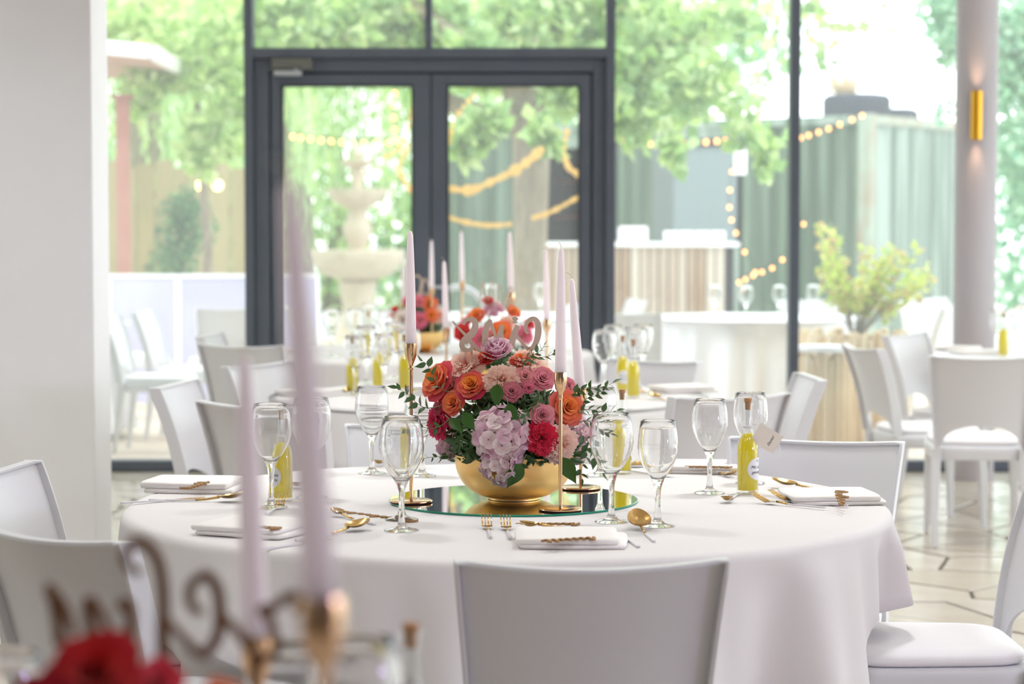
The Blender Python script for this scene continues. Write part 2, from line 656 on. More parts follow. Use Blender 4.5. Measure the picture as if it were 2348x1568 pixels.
# door bay
d1 = tag(thing('door_1'), kind='structure')
for a, b, n in ((567, 587, 'post'), (1387, 1408, 'post')):
    MB().box(X(a), X(b), GY - 0.09, GY + 0.06, 0, ROOM_H).build('post', M_frame, d1, smooth=False, bevel=0.003)
MB().box(X(587), X(1387), GY - 0.09, GY + 0.06, Z(135), Z(112)).build('transom', M_frame, d1, smooth=False, bevel=0.003)
MB().box(X(977), X(993), GY - 0.08, GY + 0.06, Z(112), ROOM_H).build('mullion', M_frame, d1, smooth=False, bevel=0.003)
for a, b in ((587, 977), (993, 1387)):
    MB().box(X(a), X(b), GY - 0.006, GY + 0.006, Z(112), ROOM_H).build('pane', M_pane, d1, smooth=False)
df = MB().box(X(588), X(622), GY - 0.05, GY + 0.05, 0, Z(136)).box(X(1358), X(1387), GY - 0.05, GY + 0.05, 0, Z(136))
df.box(X(622), X(1358), GY - 0.05, GY + 0.05, Z(166), Z(136))
df.build('door_frame', M_frame, d1, smooth=False, bevel=0.004)
for a, b, ga, gb in ((625.5, 988, 650, 948), (991, 1354, 1027, 1328)):
    lf = MB().box(X(a), X(ga), GY - 0.035, GY + 0.035, 0.01, Z(170)).box(X(gb), X(b), GY - 0.035, GY + 0.035, 0.01, Z(170))
    lf.box(X(ga), X(gb), GY - 0.035, GY + 0.035, Z(196), Z(170)).box(X(ga), X(gb), GY - 0.035, GY + 0.035, 0.01, 0.12)
    leaf = lf.build('door_leaf', M_frame, d1, smooth=False, bevel=0.004)
    MB().box(X(ga), X(gb), GY - 0.006, GY + 0.006, 0.12, Z(196)).build('pane', M_pane, leaf, smooth=False)
    gk = MB()
    for (p, q, r, s_) in ((ga, ga + 3, 0.12, Z(196)), (gb - 3, gb, 0.12, Z(196))):
        gk.box(X(p), X(q), GY - 0.04, GY + 0.04, r, s_)
    gk.box(X(ga), X(gb), GY - 0.04, GY + 0.04, Z(199), Z(196))
    gk.build('gasket', M_gasket, leaf, smooth=False)
MB().box(X(620), X(628), GY - 0.01, GY + 0.03, 0, Z(165)).box(X(1352), X(1360), GY - 0.01, GY + 0.03, 0, Z(165)).box(X(620), X(1360), GY - 0.01, GY + 0.03, Z(172), Z(165)).box(X(986), X(993), GY - 0.01, GY + 0.03, 0, Z(165)).build('seal', M_gasket, d1, smooth=False)
hd = MB().tube([(X(1000), GY - 0.04, 1.05), (X(1000), GY - 0.09, 1.05)], 0.01).tube([(X(1000), GY - 0.09, 1.05), (X(1035), GY - 0.09, 1.05)], 0.01)
hd.build('door_handle', M_closer2, d1)
cl = MB().box(X(632), X(723), GY - 0.12, GY - 0.055, Z(162), Z(137)).build('door_closer', M_closer, d1, smooth=False, bevel=0.005)
MB().box(X(638), X(700), GY - 0.15, GY - 0.10, Z(177), Z(166)).box(X(684), X(690), GY - 0.13, GY - 0.10, Z(168), Z(161)).build('closer_arm', M_closer2, cl, smooth=False, bevel=0.003)

# ceiling lamps (their light is switched on at the top of the script)
lp = thing('ceiling_lamp')
tag(lp, 'round recessed ceiling lamp above the tables, out of the picture', 'ceiling lamp', 'round lamps in the ceiling')
MB().lathe([(0.17, 0), (0.2, 0), (0.2, -0.04), (0.175, -0.04), (0.17, 0)], 32).build('rim', M_white, lp)
MB().lathe([(0, -0.012), (0.172, -0.012), (0.172, -0.002), (0, -0.002)], 32).build('diffuser', M_diff, lp)
LP = Proto(lp)
for lx, ly in LAMPS:
    LP.place((lx, ly, ROOM_H), 0)

# column with brass wall light
COL = at(2233, 784, 12.0)
col = MB().lathe([(0, 0), (0.114, 0), (0.114, ROOM_H), (0, ROOM_H)], 64, (COL.x, COL.y, 0)).build('column', M_col)
tag(col, kind='structure')
sc = at(2220, 265, 12.0 - 0.114)
ws = thing('wall_light', (COL.x - 0.03, 12.0 - 0.145, sc.z))
tag(ws, 'slim brass tube light glowing up and down on the round grey column', 'wall light')
MB().lathe([(0.028, -0.131), (0.031, -0.131), (0.031, 0.131), (0.028, 0.131), (0.028, -0.131)], 32).build('shade', M_brass, ws)
MB().lathe([(0, -0.1), (0.02, -0.1), (0.02, 0.1), (0, 0.1)], 16).build('lamp_holder', M_diff, ws)
MB().box(-0.012, 0.012, 0.03, 0.05, -0.04, 0.04).build('bracket', M_brass, ws)
for sgn in (1, -1):
    light('column_light_beam', 'SPOT', (COL.x - 0.03, 12.0 - 0.15, sc.z + sgn * 0.11), (0 if sgn < 0 else PI, 0, 0), 2.6, (1.0, 0.60, 0.34), spot_size=R(64), spot_blend=0.9, shadow_soft_size=0.02)

# ------------------------------------------------------------------ chair
def make_chair():
    root = thing('dining_chair')
    tag(root, 'white plastic dining chair', 'chair')
    H0, H1 = 0.43, 0.823

    def surf(u, v, off=0.0):
        # u -1..1 across, v 0..1 up; concave towards the sitter (+y)
        z = H0 + (H1 - H0) * v + 0.012 * u * u * v
        half = 0.192 + 0.034 * v
        y = -0.205 - 0.030 * v - 0.070 * v * v - 0.040 * (1 - u * u)
        return Vector((u * half, y + off, z))

    def low(u):
        return 0.02 + 0.24 * math.sqrt(max(0, 1 - (u / 0.86) ** 2)) if abs(u) < 0.86 else 0.0
    mb = MB()
    nu, nv = 28, 12
    for off in (0.0, -0.009):
        mb.grid(lambda a, b: surf(2 * a - 1, low(2 * a - 1) + (1 - low(2 * a - 1)) * b, off), nu, nv)
    # close the edges
    def edge(f):
        mb.add([f(t / nu, o) for t in range(nu + 1) for o in (0.0, -0.009)], [(2 * t, 2 * t + 1, 2 * t + 3, 2 * t + 2) for t in range(nu)])
    edge(lambda t, o: surf(2 * t - 1, 1, o))
    edge(lambda t, o: surf(2 * t - 1, low(2 * t - 1), o))
    edge(lambda t, o: surf(-1, t, o))
    edge(lambda t, o: surf(1, t, o))
    mb.build('backrest', M_chair, root, auto=50)
    # rim: flange along both sides and the top
    path = [surf(-1, v / 14) for v in range(15)] + [surf(-1 + 2 * t / 24, 1) for t in range(1, 24)] + [surf(1, 1 - v / 14) for v in range(15)]
    rim = MB()
    vs, fs = [], []
    for i, p in enumerate(path):
        d = (path[min(i + 1, len(path) - 1)] - path[max(i - 1, 0)]).normalized()
        nrm = Vector((-d.z, 0, d.x))
        nrm.normalize()
        w_ = 0.0045
        side = i < 15 or i > 37
        yf, yb = (0.014, -0.032) if side else (0.006, -0.020)
        for q, y in ((nrm * w_, yf), (nrm * w_, yb), (-nrm * w_, yb), (-nrm * w_, yf)):
            vs.append(p + q + Vector((0, y, 0)))
    for i in range(len(path) - 1):
        for k in range(4):
            fs.append((i * 4 + k, i * 4 + (k + 1) % 4, (i + 1) * 4 + (k + 1) % 4, (i + 1) * 4 + k))
    fs += [(0, 1, 2, 3), tuple(len(path) * 4 - 4 + k for k in (3, 2, 1, 0))]
    rim.add(vs, fs)
    rim.build('back_frame', M_chair, root, auto=40, bevel=0.002)
    # seat with rounded apron
    def seat_outline(k, n, grow=0.0):
        t = 2 * PI * k / n
        c_, s_ = cos(t), sin(t)
        e = 5.0
        rr = (abs(c_) ** e + abs(s_) ** e) ** (-1 / e)
        hw = 0.212 + 0.012 * s_ + grow
        return (c_ * rr * hw, s_ * rr * (0.215 + grow) + 0.005)
    def slab(mb, levels, n=48):
        vs, fs = [], []
        for g, z in levels:
            for k in range(n):
                x, y = seat_outline(k, n, g)
                vs.append((x, y, z))
        for i in range(len(levels) - 1):
            for k in range(n):
                fs.append((i * n + k, i * n + (k + 1) % n, (i + 1) * n + (k + 1) % n, (i + 1) * n + k))
        fs += [tuple(range(n)), tuple((len(levels) - 1) * n + k for k in range(n))]
        mb.add(vs, fs)
    s1 = MB()
    slab(s1, [(-0.012, 0.375), (0.0, 0.378), (0.004, 0.42), (0.0, 0.436), (-0.01, 0.44)])
    s1.build('seat', M_chair, root, auto=60)
    s2 = MB()
    slab(s2, [(-0.018, 0.4405), (-0.008, 0.448), (-0.008, 0.458), (-0.02, 0.468), (-0.06, 0.473), (-0.12, 0.475)])
    s2.build('seat_pad', M_pad, root, auto=60)
    for sx in (-1, 1):
        for sy in (-1, 1):
            lm = MB()
            tx, ty = sx * 0.188, (0.198 if sy > 0 else -0.2)
            bx, by = sx * 0.196, (0.212 if sy > 0 else -0.245)
            vs = []
            for x, y, z, h in ((bx, by, 0, 0.0115), (tx, ty, 0.38, 0.021), (tx, ty, 0.43, 0.021)):
                vs += [(x - h, y - h, z), (x + h, y - h, z), (x + h, y + h, z), (x - h, y + h, z)]
            lm.add(vs, [(0, 1, 2, 3), (11, 10, 9, 8)] + [(b + k, b + (k + 1) % 4, b + 4 + (k + 1) % 4, b + 4 + k) for b in (0, 4) for k in range(4)])
            lm.build('leg', M_chair, root, smooth=False, bevel=0.003)
    return root


CH = Proto(make_chair())


def chair(x, y, face, label, group=None):
    """(x, y) is the middle of the back's top edge, face = direction the sitter looks at (dx, dy)"""
    d = Vector((face[0], face[1], 0)).normalized()
    rz = math.atan2(-d.x, d.y)
    o = CH.place((x + d.x * 0.31, y + d.y * 0.31, 0), rz, label, group)
    return o


G1 = 'chairs around the flower-topped main table'
chair(0.132, 3.61, (-0.045, 1), 'white plastic chair seen from behind, back to camera, in front of the main table', G1)
chair(-0.845, 3.96, (0.68, 0.78), 'grey-shaded white chair behind the blurred wooden letters, turned to the main table', G1)
chair(-1.16, 4.93, (1, -0.12), 'white chair at the left end of the main table, beside the plaster wall', G1)
chair(-0.24, 6.10, (0.02, -1), 'white chair tucked at the far side of the main table, left of the bouquet', G1)
chair(0.79, 5.66, (-0.32, -0.95), 'low grey-white chair back behind the tagged lemon bottle', G1)
chair(1.24, 4.86, (-1, 0.0), 'white chair with empty seat at the right end of the main table', G1)
G2 = 'chairs around the second table'
chair(-1.19, 7.70, (0.98, -0.16), 'white chair seen edge-on next to the plaster wall, facing right', G2)
chair(-0.79, 6.84, (0.42, 0.9), 'white chair back directly behind the thin blurred candle', G2)
chair(-1.02, 8.80, (0.85, -0.5), 'white chair at the far left of the second table', G2)
chair(0.58, 9.05, (-0.55, -0.83), 'grey-white chair back behind the glasses on the second table', G2)
chair(0.72, 7.18, (-0.45, 0.9), 'pale chair behind the two glasses right of the bouquet', G2)
chair(1.10, 8.06, (-1, -0.05), 'white chair seen side-on before the wooden log planter', G2)
G3 = 'chairs near the glass doors'
chair(-1.27, 10.25, (0.35, 0.94), 'grey-white chair with its back to us left of the tall candles', G3)
chair(-1.55, 11.2, (1, -0.1), 'white chair seen behind another by the door post', G3)
chair(0.62, 11.0, (-1, 0.1), 'white chair on the right of the third table, before the glass door', G3)
G4 = 'chairs around the bare black-legged table'
chair(2.02, 9.33, (0.12, 0.99), 'white chair back with arched gap and cushion, nearest to the column', G4)
chair(1.63, 10.1, (0.97, 0.2), 'white chair in profile with cushioned seat, left of the column', G4)
chair(2.03, 11.25, (0.75, -0.55), 'white chair facing us between the planter and the column', G4)


# ------------------------------------------------------------------ tables and cloths
def cloth_mesh(Rad, zt, seed, dents=(), zb=0.06, folds=1.0):
    rg = random.Random(seed)
    ph = [rg.uniform(0, 6.28) for _ in range(6)]
    n, prof = 288, []
    mb = MB()
    rows = []
    for r in (0.0001, 0.25, 0.5, 0.7, 0.83, Rad - 0.03):
        rows.append(('top', r, zt))
    for a in range(1, 6):
        t = a / 5 * PI / 2
        rows.append(('top', Rad - 0.022 + 0.022 * sin(t), zt - 0.022 * (1 - cos(t))))
    m = 26
    for k in range(1, m + 1):
        rows.append(('side', k / m, zt - 0.022 - (zt - 0.022 - zb) * k / m))

    def pt(i, row):
        th = 2 * PI * i / n
        kind, a, z = row
        if kind == 'top':
            r = a
            if a > 0.6:
                z -= 0.0016 * (1 + sin(9 * th + ph[0])) * (a - 0.6) / 0.3
        else:
            s_ = a
            f = (0.6 * sin(13 * th + ph[1] + 0.9 * sin(2 * th + ph[2])) + 0.4 * sin(22 * th + ph[3] + s_ * 0.8) + 0.22 * sin(35 * th + ph[4]))
            f = math.copysign(abs(f) ** 0.8, f)
            amp = folds * (0.014 * min(1, s_ * 12) + 0.10 * s_) * (0.58 + 0.42 * cos(th + 0.45))
            r = Rad + 0.045 * s_ + amp * f
            zz = z
            for ang, rmax, zhi, wd_ in dents:
                dd = (th - ang + PI) % (2 * PI) - PI
                wgt = math.exp(-(dd / wd_) ** 6) * min(1, max(0, (zhi - zz) / 0.06))
                if r > rmax:
                    r = r * (1 - wgt) + rmax * wgt
        return (r * cos(th), r * sin(th), z)
    for row in rows:
        rows_v = [pt(i, row) for i in range(n)]
        prof.append(rows_v)
    vs = [p for r_ in prof for p in r_]
    fs = [(j * n + i, j * n + (i + 1) % n, (j + 1) * n + (i + 1) % n, (j + 1) * n + i) for j in range(len(prof) - 1) for i in range(n)]
    mb.add(vs, fs)
    return mb


def round_table(x, y, Rad, seed, tlabel, clabel, dents=()):
    t = thing('round_table', (x, y, 0))
    tag(t, tlabel, 'table', 'round banquet tables')
    MB().lathe([(0, 0.715), (Rad - 0.04, 0.715), (Rad - 0.03, 0.72), (Rad - 0.03, 0.738), (Rad - 0.04, 0.744), (0, 0.744)], 64).build('tabletop', M_tabletop, t)
    for k in range(4):
        a = k * PI / 2 + PI / 4
        MB().tube([(0.27 * cos(a), 0.27 * sin(a), 0.0), (0.08 * cos(a), 0.08 * sin(a), 0.715)], 0.016).build('leg', M_steel, t)
    c = cloth_mesh(Rad, 0.75, seed, dents).build('tablecloth', M_cloth, None, auto=None)
    c.location = (x, y, 0)
    tag(c, clabel, 'tablecloth', 'white round tablecloths')
    return t


TX, TY = -0.012, 5.04


def dent(cx, cy, x, y, rmax, zhi=0.545, wd_=0.45):
    return (math.atan2(y - cy, x - cx) % (2 * PI), max(0.36, math.hypot(x - cx, y - cy) - 0.60), zhi, wd_)


round_table(TX, TY, 0.885, 5, 'round table hidden under the main white cloth', 'white cloth falling in folds from the main table',
            [dent(TX, TY, 1.24, 4.86, 0.66, wd_=0.32), (math.atan2(3.98 - TY, -0.83 - TX) % (2 * PI), 0.80, 0.53, 0.30), dent(TX, TY, -1.16, 4.93, 0.6), dent(TX, TY, -0.24, 6.1, 0.58), dent(TX, TY, 0.79, 5.66, 0.5)])
T2 = (-0.09, 8.25)
round_table(T2[0], T2[1], 0.83, 11, 'round table hidden under the second white cloth', 'white cloth on the second table, behind the main bouquet',
            [dent(*T2, -1.19, 7.7, .6), dent(*T2, -0.8, 6.88, .7), dent(*T2, -1.02, 8.8, .55), dent(*T2, .58, 9.05, .5), dent(*T2, .72, 7.18, .6), dent(*T2, 1.08, 7.98, .62)])
T3 = (-0.46, 11.15)
round_table(T3[0], T3[1], 0.88, 17, 'round table hidden under the third white cloth', 'white cloth on the third table, right by the glass doors',
            [dent(*T3, -1.27, 10.25, .6), dent(*T3, -1.55, 11.2, .5), dent(*T3, .62, 11.0, .42)])
T0 = (-0.28, 1.62)
round_table(T0[0], T0[1], 0.885, 23, 'round table under the blurred nearest flowers, below the picture', 'white cloth of the nearest table, just below the picture')
# bare white table by the column
T4 = (3.02, 10.75)
t4 = thing('bistro_table', (T4[0], T4[1], 0))
tag(t4, 'bare white round table with thin black leg beside the column', 'table')
MB().lathe([(0, 0.725), (0.86, 0.725), (0.88, 0.735), (0.88, 0.745), (0.87, 0.75), (0, 0.75)], 64).build('tabletop', M_white, t4)
for a in (3.95, 5.4, 0.8, 2.36):
    MB().tube([(0.8 * cos(a), 0.8 * sin(a), 0), (0.7 * cos(a), 0.7 * sin(a), 0.725)], 0.012).build('leg', M_leg, t4)


# ------------------------------------------------------------------ tableware
def wine_glass(name, H, Rb, Rr, label, cat='wine glass'):
    root = thing(name)
    tag(root, label, cat)
    zb = H * 0.42            # bottom of the bowl
    outer = [(0.0, 0.0), (0.036, 0.0), (0.0365, 0.0012), (0.030, 0.0032), (0.016, 0.007), (0.0090, 0.014), (0.0068, 0.026), (0.0058, 0.045), (0.0062, zb * 0.70),
             (0.0082, zb * 0.88), (0.0125, zb)]
    hb = H - zb
    bowl = [(0.07, 0.36), (0.16, 0.56), (0.28, 0.77), (0.40, 0.92), (0.52, 0.995), (0.60, 1.0), (0.72, 0.975), (0.86, 0.92), (1.0, Rr / Rb)]
    outer += [(Rb * r, zb + hb * t) for t, r in bowl]
    inner = [(Rb * r - 0.0011, zb + hb * t) for t, r in reversed(bowl)]
    inner += [(0.008, zb + 0.006), (0.0, zb + 0.004)]
    prof = outer + [(Rr - 0.0003, H + 0.0005)] + inner
    # smooth the silhouette
    sm = smooth_path(prof[2:len(outer)], 3)
    prof = prof[:2] + sm + prof[len(outer):]
    MB().lathe(prof, 40).build('glass', M_glass, root, auto=None)
    return Proto(root)


WG = wine_glass('wine_glass', 0.236, 0.0475, 0.0385, 'large clear wine glass')
SG = wine_glass('water_glass', 0.226, 0.0435, 0.037, 'smaller clear wine glass')


def glass(px, py, label, P=None, group=None, z=0.75, Y=None):
    p = on(px, py, z)
    o = (P or WG).place((p.x, p.y, z + 0.0009), random.uniform(0, 3), label, group)
    return o


GG = 'wine glasses on the main table'
glass(622, 1163, 'wine glass standing in front of the corked bottle at the left', WG, GG)
glass(715, 1141, 'wine glass half hidden behind the tall blurred candle', WG, GG)
glass(853, 1086, 'wine glass alone at the far edge, left of the bouquet', SG, GG)
glass(921, 1217, 'larger front glass of the overlapping pair left of the gold bowl', WG, GG)
glass(921, 1192, 'glass directly behind another in the pair left of the gold bowl', SG, GG)
glass(968, 1092, 'wine glass far back, half behind the tallest candle holder', SG, GG)
glass(1402, 1197, 'larger wine glass right of the bouquet, yellow bottle seen through it', WG, GG)
glass(1508, 1206, 'smaller wine glass beside the gold spoon, right of the bouquet', SG, GG)
glass(1627, 1131, 'wine glass standing left of the tagged lemon bottle', SG, GG)
glass(1720, 1108, 'wine glass directly behind the tagged lemon bottle', SG, GG)
glass(1376, 1090, 'wine glass far back behind the leafy sprigs on the right', SG, GG)


# cutlery -------------------------------------------------------------
def handle_mb(x0, x1, w0, w1):
    mb = MB()
    vs = []
    for x, w_, h in ((x0, w0, 0.0016), (x1, w1, 0.0022)):
        vs += [(x, -w_, 0.0005), (x, w_, 0.0005), (x, w_, 0.0005 + 2 * h), (x, -w_, 0.0005 + 2 * h)]
    mb.add(vs, [(0, 1, 2, 3), (7, 6, 5, 4)] + [(k, (k + 1) % 4, 4 + (k + 1) % 4, 4 + k) for k in range(4)])
    return mb


def make_spoon(name, L_, rb, rw, label, pitch=0.0, down=False):
    """lies along +x: head at x = 0, handle end at -L_; pitch raises the tip"""
    root = thing(name)
    tag(root, label, 'spoon')
    sg = -1 if down else 1
    dp = 0.0085
    zc = 0.003 + (0.010 if down else 0.0)

    def f(u, v):
        t = 2 * PI * u
        r = v
        x, y = r * rb * cos(t), r * rw * sin(t) * (1 - 0.18 * cos(t) * 1)
        dz = dp * (r * r) * sg
        xx, zz_ = x + rb, dz
        return (xx * cos(pitch) - zz_ * sin(pitch) - rb, y, zc + xx * sin(pitch) + zz_ * cos(pitch))
    mb = MB()
    mb.grid(f, 28, 7, closed=True)
    mb.grid(lambda u, v: tuple(a + b for a, b in zip(f(u, 1 - v), (0, 0, 0.0012))), 28, 7, closed=True)
    nb = [(-rb * 0.97, 0, zc + dp * sg), (-rb - 0.012, 0, 0.008), (-rb - 0.03, 0, 0.005), (-rb - 0.055, 0, 0.003)]
    mb.tube(nb, [0.004, 0.0028, 0.0026, 0.0028], 8)
    mb.build('head', M_gold, root, auto=None)
    handle_mb(-rb - 0.055, -L_, 0.0028, 0.0034).build('handle', M_handle, root, smooth=False, bevel=0.0006)
    return Proto(root)


def make_fork(name, L_, label):
    root = thing(name)
    tag(root, label, 'fork')
    mb = MB()
    for k in range(4):
        y = (k - 1.5) * 0.0062
        mb.tube([(0, y * 1.12, 0.025), (-0.02, y * 1.05, 0.014), (-0.045, y, 0.004)], [0.0009, 0.0014, 0.0018], 6)
    mb.grid(lambda u, v: (-0.043 - 0.03 * v, (u - 0.5) * 0.0245 * (1 - 0.75 * v ** 1.5), 0.0035 + 0.002 * v), 6, 6)
    mb.grid(lambda u, v: (-0.043 - 0.03 * v, (u - 0.5) * 0.0245 * (1 - 0.75 * v ** 1.5), 0.0052 + 0.002 * v), 6, 6)
    mb.tube([(-0.070, 0, 0.006), (-0.085, 0, 0.005), (-0.10, 0, 0.003)], 0.0027, 8)
    mb.build('head', M_gold, root, auto=None)
    handle_mb(-0.10, -L_, 0.0028, 0.0036).build('handle', M_handle, root, smooth=False, bevel=0.0006)
    return Proto(root)


def make_knife(name, L_, label):
    root = thing(name)
    tag(root, label, 'knife')
    mb = MB()
    pts = [(0, 0.0), (-0.006, 0.006), (-0.03, 0.0085), (-0.07, 0.008), (-0.085, 0.0035)]
    vs = []
    for x, w_ in pts:
        vs += [(x, -0.003 if x else 0, 0.001), (x, w_, 0.0016), (x, w_, 0.0022), (x, -0.003 if x else 0, 0.003)]
    fs = [(0, 1, 2, 3), (19, 18, 17, 16)] + [(b + k, b + (k + 1) % 4, b + 4 + (k + 1) % 4, b + 4 + k) for b in (0, 4, 8, 12) for k in range(4)]
    mb.add(vs, fs)
    mb.build('blade', M_gold, root, smooth=False)
    handle_mb(-0.085, -L_, 0.0035, 0.0042).build('handle', M_handle, root, smooth=False, bevel=0.0006)
    return Proto(root)


SP = make_spoon('spoon', 0.20, 0.034, 0.022, 'gold spoon', pitch=R(9))
SPD = make_spoon('spoon', 0.20, 0.033, 0.021, 'gold spoon', down=True)
SPs = make_spoon('dessert_spoon', 0.17, 0.021, 0.0145, 'small gold spoon', pitch=R(8))
SPF = make_spoon('spoon', 0.20, 0.035, 0.025, 'gold spoon', pitch=R(24))
FK = make_fork('fork', 0.20, 'gold fork')
KN = make_knife('knife', 0.21, 'gold knife')


def cut(P, head, tail, label, group='gold cutlery on the main table', tilt=0.0, z=0.7505, lift=0.0):
    """head and tail are pixels of the two ends on the table"""
    a, b = on(*head, z), on(*tail, z)
    d = (a - b)
    rz = math.atan2(d.y, d.x)
    o = P.place((a.x, a.y, z + lift), rz, label, group, tilt=(0, tilt))
    return o


cut(FK, (1115, 1205), (1134, 1262), 'outer gold fork left of the front napkin', lift=.002)
cut(FK, (1158, 1207), (1184, 1272), 'inner gold fork touching the front napkin', lift=.002)
cut(SPF, (1464, 1212), (1522, 1262), 'large gold spoon right of the front napkin, bowl raised')
cut(KN, (1418, 1222), (1473, 1262), 'gold knife with white handle next to the front napkin')
cut(SPs, (1212, 1213), (1400, 1212), 'small dessert spoon lying across above the front napkin')
cut(SP, (822, 1216), (640, 1248), 'large gold spoon pointing right behind the tall blurred candle')
cut(KN, (760, 1238), (590, 1262), 'gold knife with white handle under the left spoon')
cut(SPs, (772, 1184), (868, 1206), 'small gold spoon in front of the left word in wood')
cut(FK, (650, 1160), (590, 1200), 'gold fork with tines in front of the left glass', lift=.006)
cut(SP, (535, 1150), (325, 1148), 'gold spoon with long white handle beside the left napkin')
cut(KN, (470, 1142), (330, 1152), 'gold knife lying beside the left napkin')
cut(SP, (1797, 1118), (2015, 1133), 'large gold spoon beyond the right napkin')
cut(FK, (1722, 1152), (1940, 1173), 'nearer gold fork before the right napkin', lift=.002)
cut(FK, (1765, 1148), (2005, 1167), 'gold fork closer to the right napkin, beside the other', lift=.002)
cut(SPs, (1666, 1153), (1712, 1120), 'tiny gold spoon bowl in front of the tagged bottle')
cut(SPs, (868, 1068), (905, 1062), 'gold spoon at the far table edge behind the left glass pair')
cut(FK, (1690, 1098), (1600, 1078), 'gold fork between the right glass and the tagged bottle', lift=.002)
cut(SPD, (1462, 1068), (1500, 1060), 'gold spoon behind the smaller right glass')
cut(SPs, (1528, 1093), (1450, 1082), 'small gold spoon behind the right pair of glasses')
cut(SPs, (683, 1120), (640, 1100), 'small gold spoon behind the left glass and bottle')


# napkins ---------------------------------------------------------------
def make_napkin(seed, w=0.215, d=0.20, hs=(0.008, 0.009)):
    rg = random.Random(seed)
    root = thing('napkin')
    tag(root, 'folded white napkin', 'napkin')
    z = 0.0
    for li, h in enumerate(hs):
        mb = MB()
        n, ww, dd = 40, w / 2 - 0.004 * li, d / 2 - 0.006 * li
        ph = [rg.uniform(0, 6) for _ in range(4)]
        ox, oy = (0.008, 0.002) if li == 0 else (-0.006, -.001)

        def outl(k, g):
            t = 2 * PI * k / n
            c_, s_ = cos(t), sin(t)
            rr = (abs(c_) ** 22 + abs(s_) ** 22) ** (-1 / 22)
            return Vector((c_ * rr * (ww + g) + ox + 0.0025 * sin(3 * t + ph[0]), s_ * rr * (dd + g) + oy + 0.002 * sin(4 * t + ph[1]), 0))
        vs, fs = [], []
        lv = [(-0.002, 0.0), (0.0, h * 0.25), (0.001, h * 0.5), (0.0, h * 0.85), (-0.0015, h), (-0.02, h + 0.0006), (-0.07, h + 0.001)]
        for g, zz in lv:
            for k in range(n):
                p = outl(k, g)
                p.z = z + zz + (0.0022 * sin(22 * p.x + ph[2]) * sin(17 * p.y + ph[3]) + 0.0022 if zz > h * .4 and li == len(hs) - 1 else 0)
                vs.append(p)
        for i in range(len(lv) - 1):
            for k in range(n):
                fs.append((i * n + k, i * n + (k + 1) % n, (i + 1) * n + (k + 1) % n, (i + 1) * n + k))
        fs += [tuple(range(n)), tuple((len(lv) - 1) * n + k for k in range(n))]
        mb.add(vs, fs)
        mb.build('fold', M_napkin, root, auto=70)
        z += h + 0.0006
    return Proto(root)


NK = [make_napkin(1), make_napkin(2, 0.22, 0.19, (0.010, 0.012)), make_napkin(3, 0.21, 0.2, (0.008, 0.008))]


def napkin(P, px, py, rz, label, group='folded napkins on the main table', sc_=None):
    p = on(px, py)
    return P.place((p.x, p.y, 0.7505), rz, label, group, scale=sc_)


napkin(NK[0], 1306, 1244, R(-2), 'white napkin at the front of the table, behind the near chair')
napkin(NK[1], 448, 1122, R(-8), 'white napkin in the far left place setting')
napkin(NK[2], 590, 1218, R(-24), 'white napkin behind the thin blurred candle')
napkin(NK[0], 1905, 1147, R(4), 'white napkin at the right edge of the main table', sc_=1.0)
napkin(NK[2], 1618, 1078, R(-10), 'white napkin under the wooden word behind the right glasses')


# wooden script names lying flat ------------------------------------------
def flat_word(px0, py0, px1, py1, z, seed, label, n=6, h=0.022, cat='wooden word', flip=1):
    """a laser-cut word on the table: flowing joined loops between two pixels"""
    rg = random.Random(seed)
    a, b = on(px0, py0, z), on(px1, py1, z)
    L_ = (b - a).length
    pts = [(0, 0, 0.0022), (L_ * .02, h * .9, 0.0026), (L_ * 0.08, h * 1.25, .0022), (L_ * 0.10, h * .5, .0028), (L_ * 0.08, 0, .0022), (L_ * .13, h * .15, .0018)]
    for k in range(n):
        x = L_ * (0.16 + 0.8 * k / n)
        s_ = L_ * 0.8 / n
        up = h * rg.choice([0.55, 0.6, 0.62, 1.1])
        pts += [(x + s_ * .25, up, .0022), (x + s_ * .45, up * .85, .0026), (x + s_ * .42, h * .08, .0026), (x + s_ * .75, h * .05, .0018)]
    pts.append((L_, h * .35, .0018))
    pts = smooth_path(pts, 5)
    mb = MB().ribbon([(p[0], flip * p[1], p[2]) for p in pts], 0, 0.0042)
    mb.v = [(x, z_, y) for x, y, z_ in mb.v]
    o = mb.build('name_word', M_woodname, None, auto=50)
    d = b - a
    o.location = (a.x, a.y, z)
    o.rotation_euler = (0, 0, math.atan2(d.y, d.x))
    tag(o, label, cat, 'cut-out wooden words on the main table')
    return o


ZN = 0.7705
flat_word(1360, 1234, 1240, 1238, ZN + .0002, 1, 'wooden script name on the front napkin')
flat_word(1328, 1202, 1184, 1199, 0.7508, 2, 'long wooden word on the cloth above the dessert spoon', 7)
flat_word(958, 1196, 782, 1170, 0.7508, 3, 'long wooden word on the cloth left of the mirror disc', 8)
flat_word(436, 1122, 484, 1104, ZN + .0055, 4, 'wooden script name on the far left napkin', 5)
flat_word(645, 1212, 590, 1206, ZN - .0005, 5, 'wooden script name on the napkin between blurred candles', 4)
flat_word(1915, 1128, 1925, 1158, ZN + .001, 6, 'wooden script name stacked across the right napkin', 4, 0.022)
flat_word(1678, 1072, 1572, 1068, ZN - .0005, 8, 'wooden script name on the napkin behind the right glasses', 6)


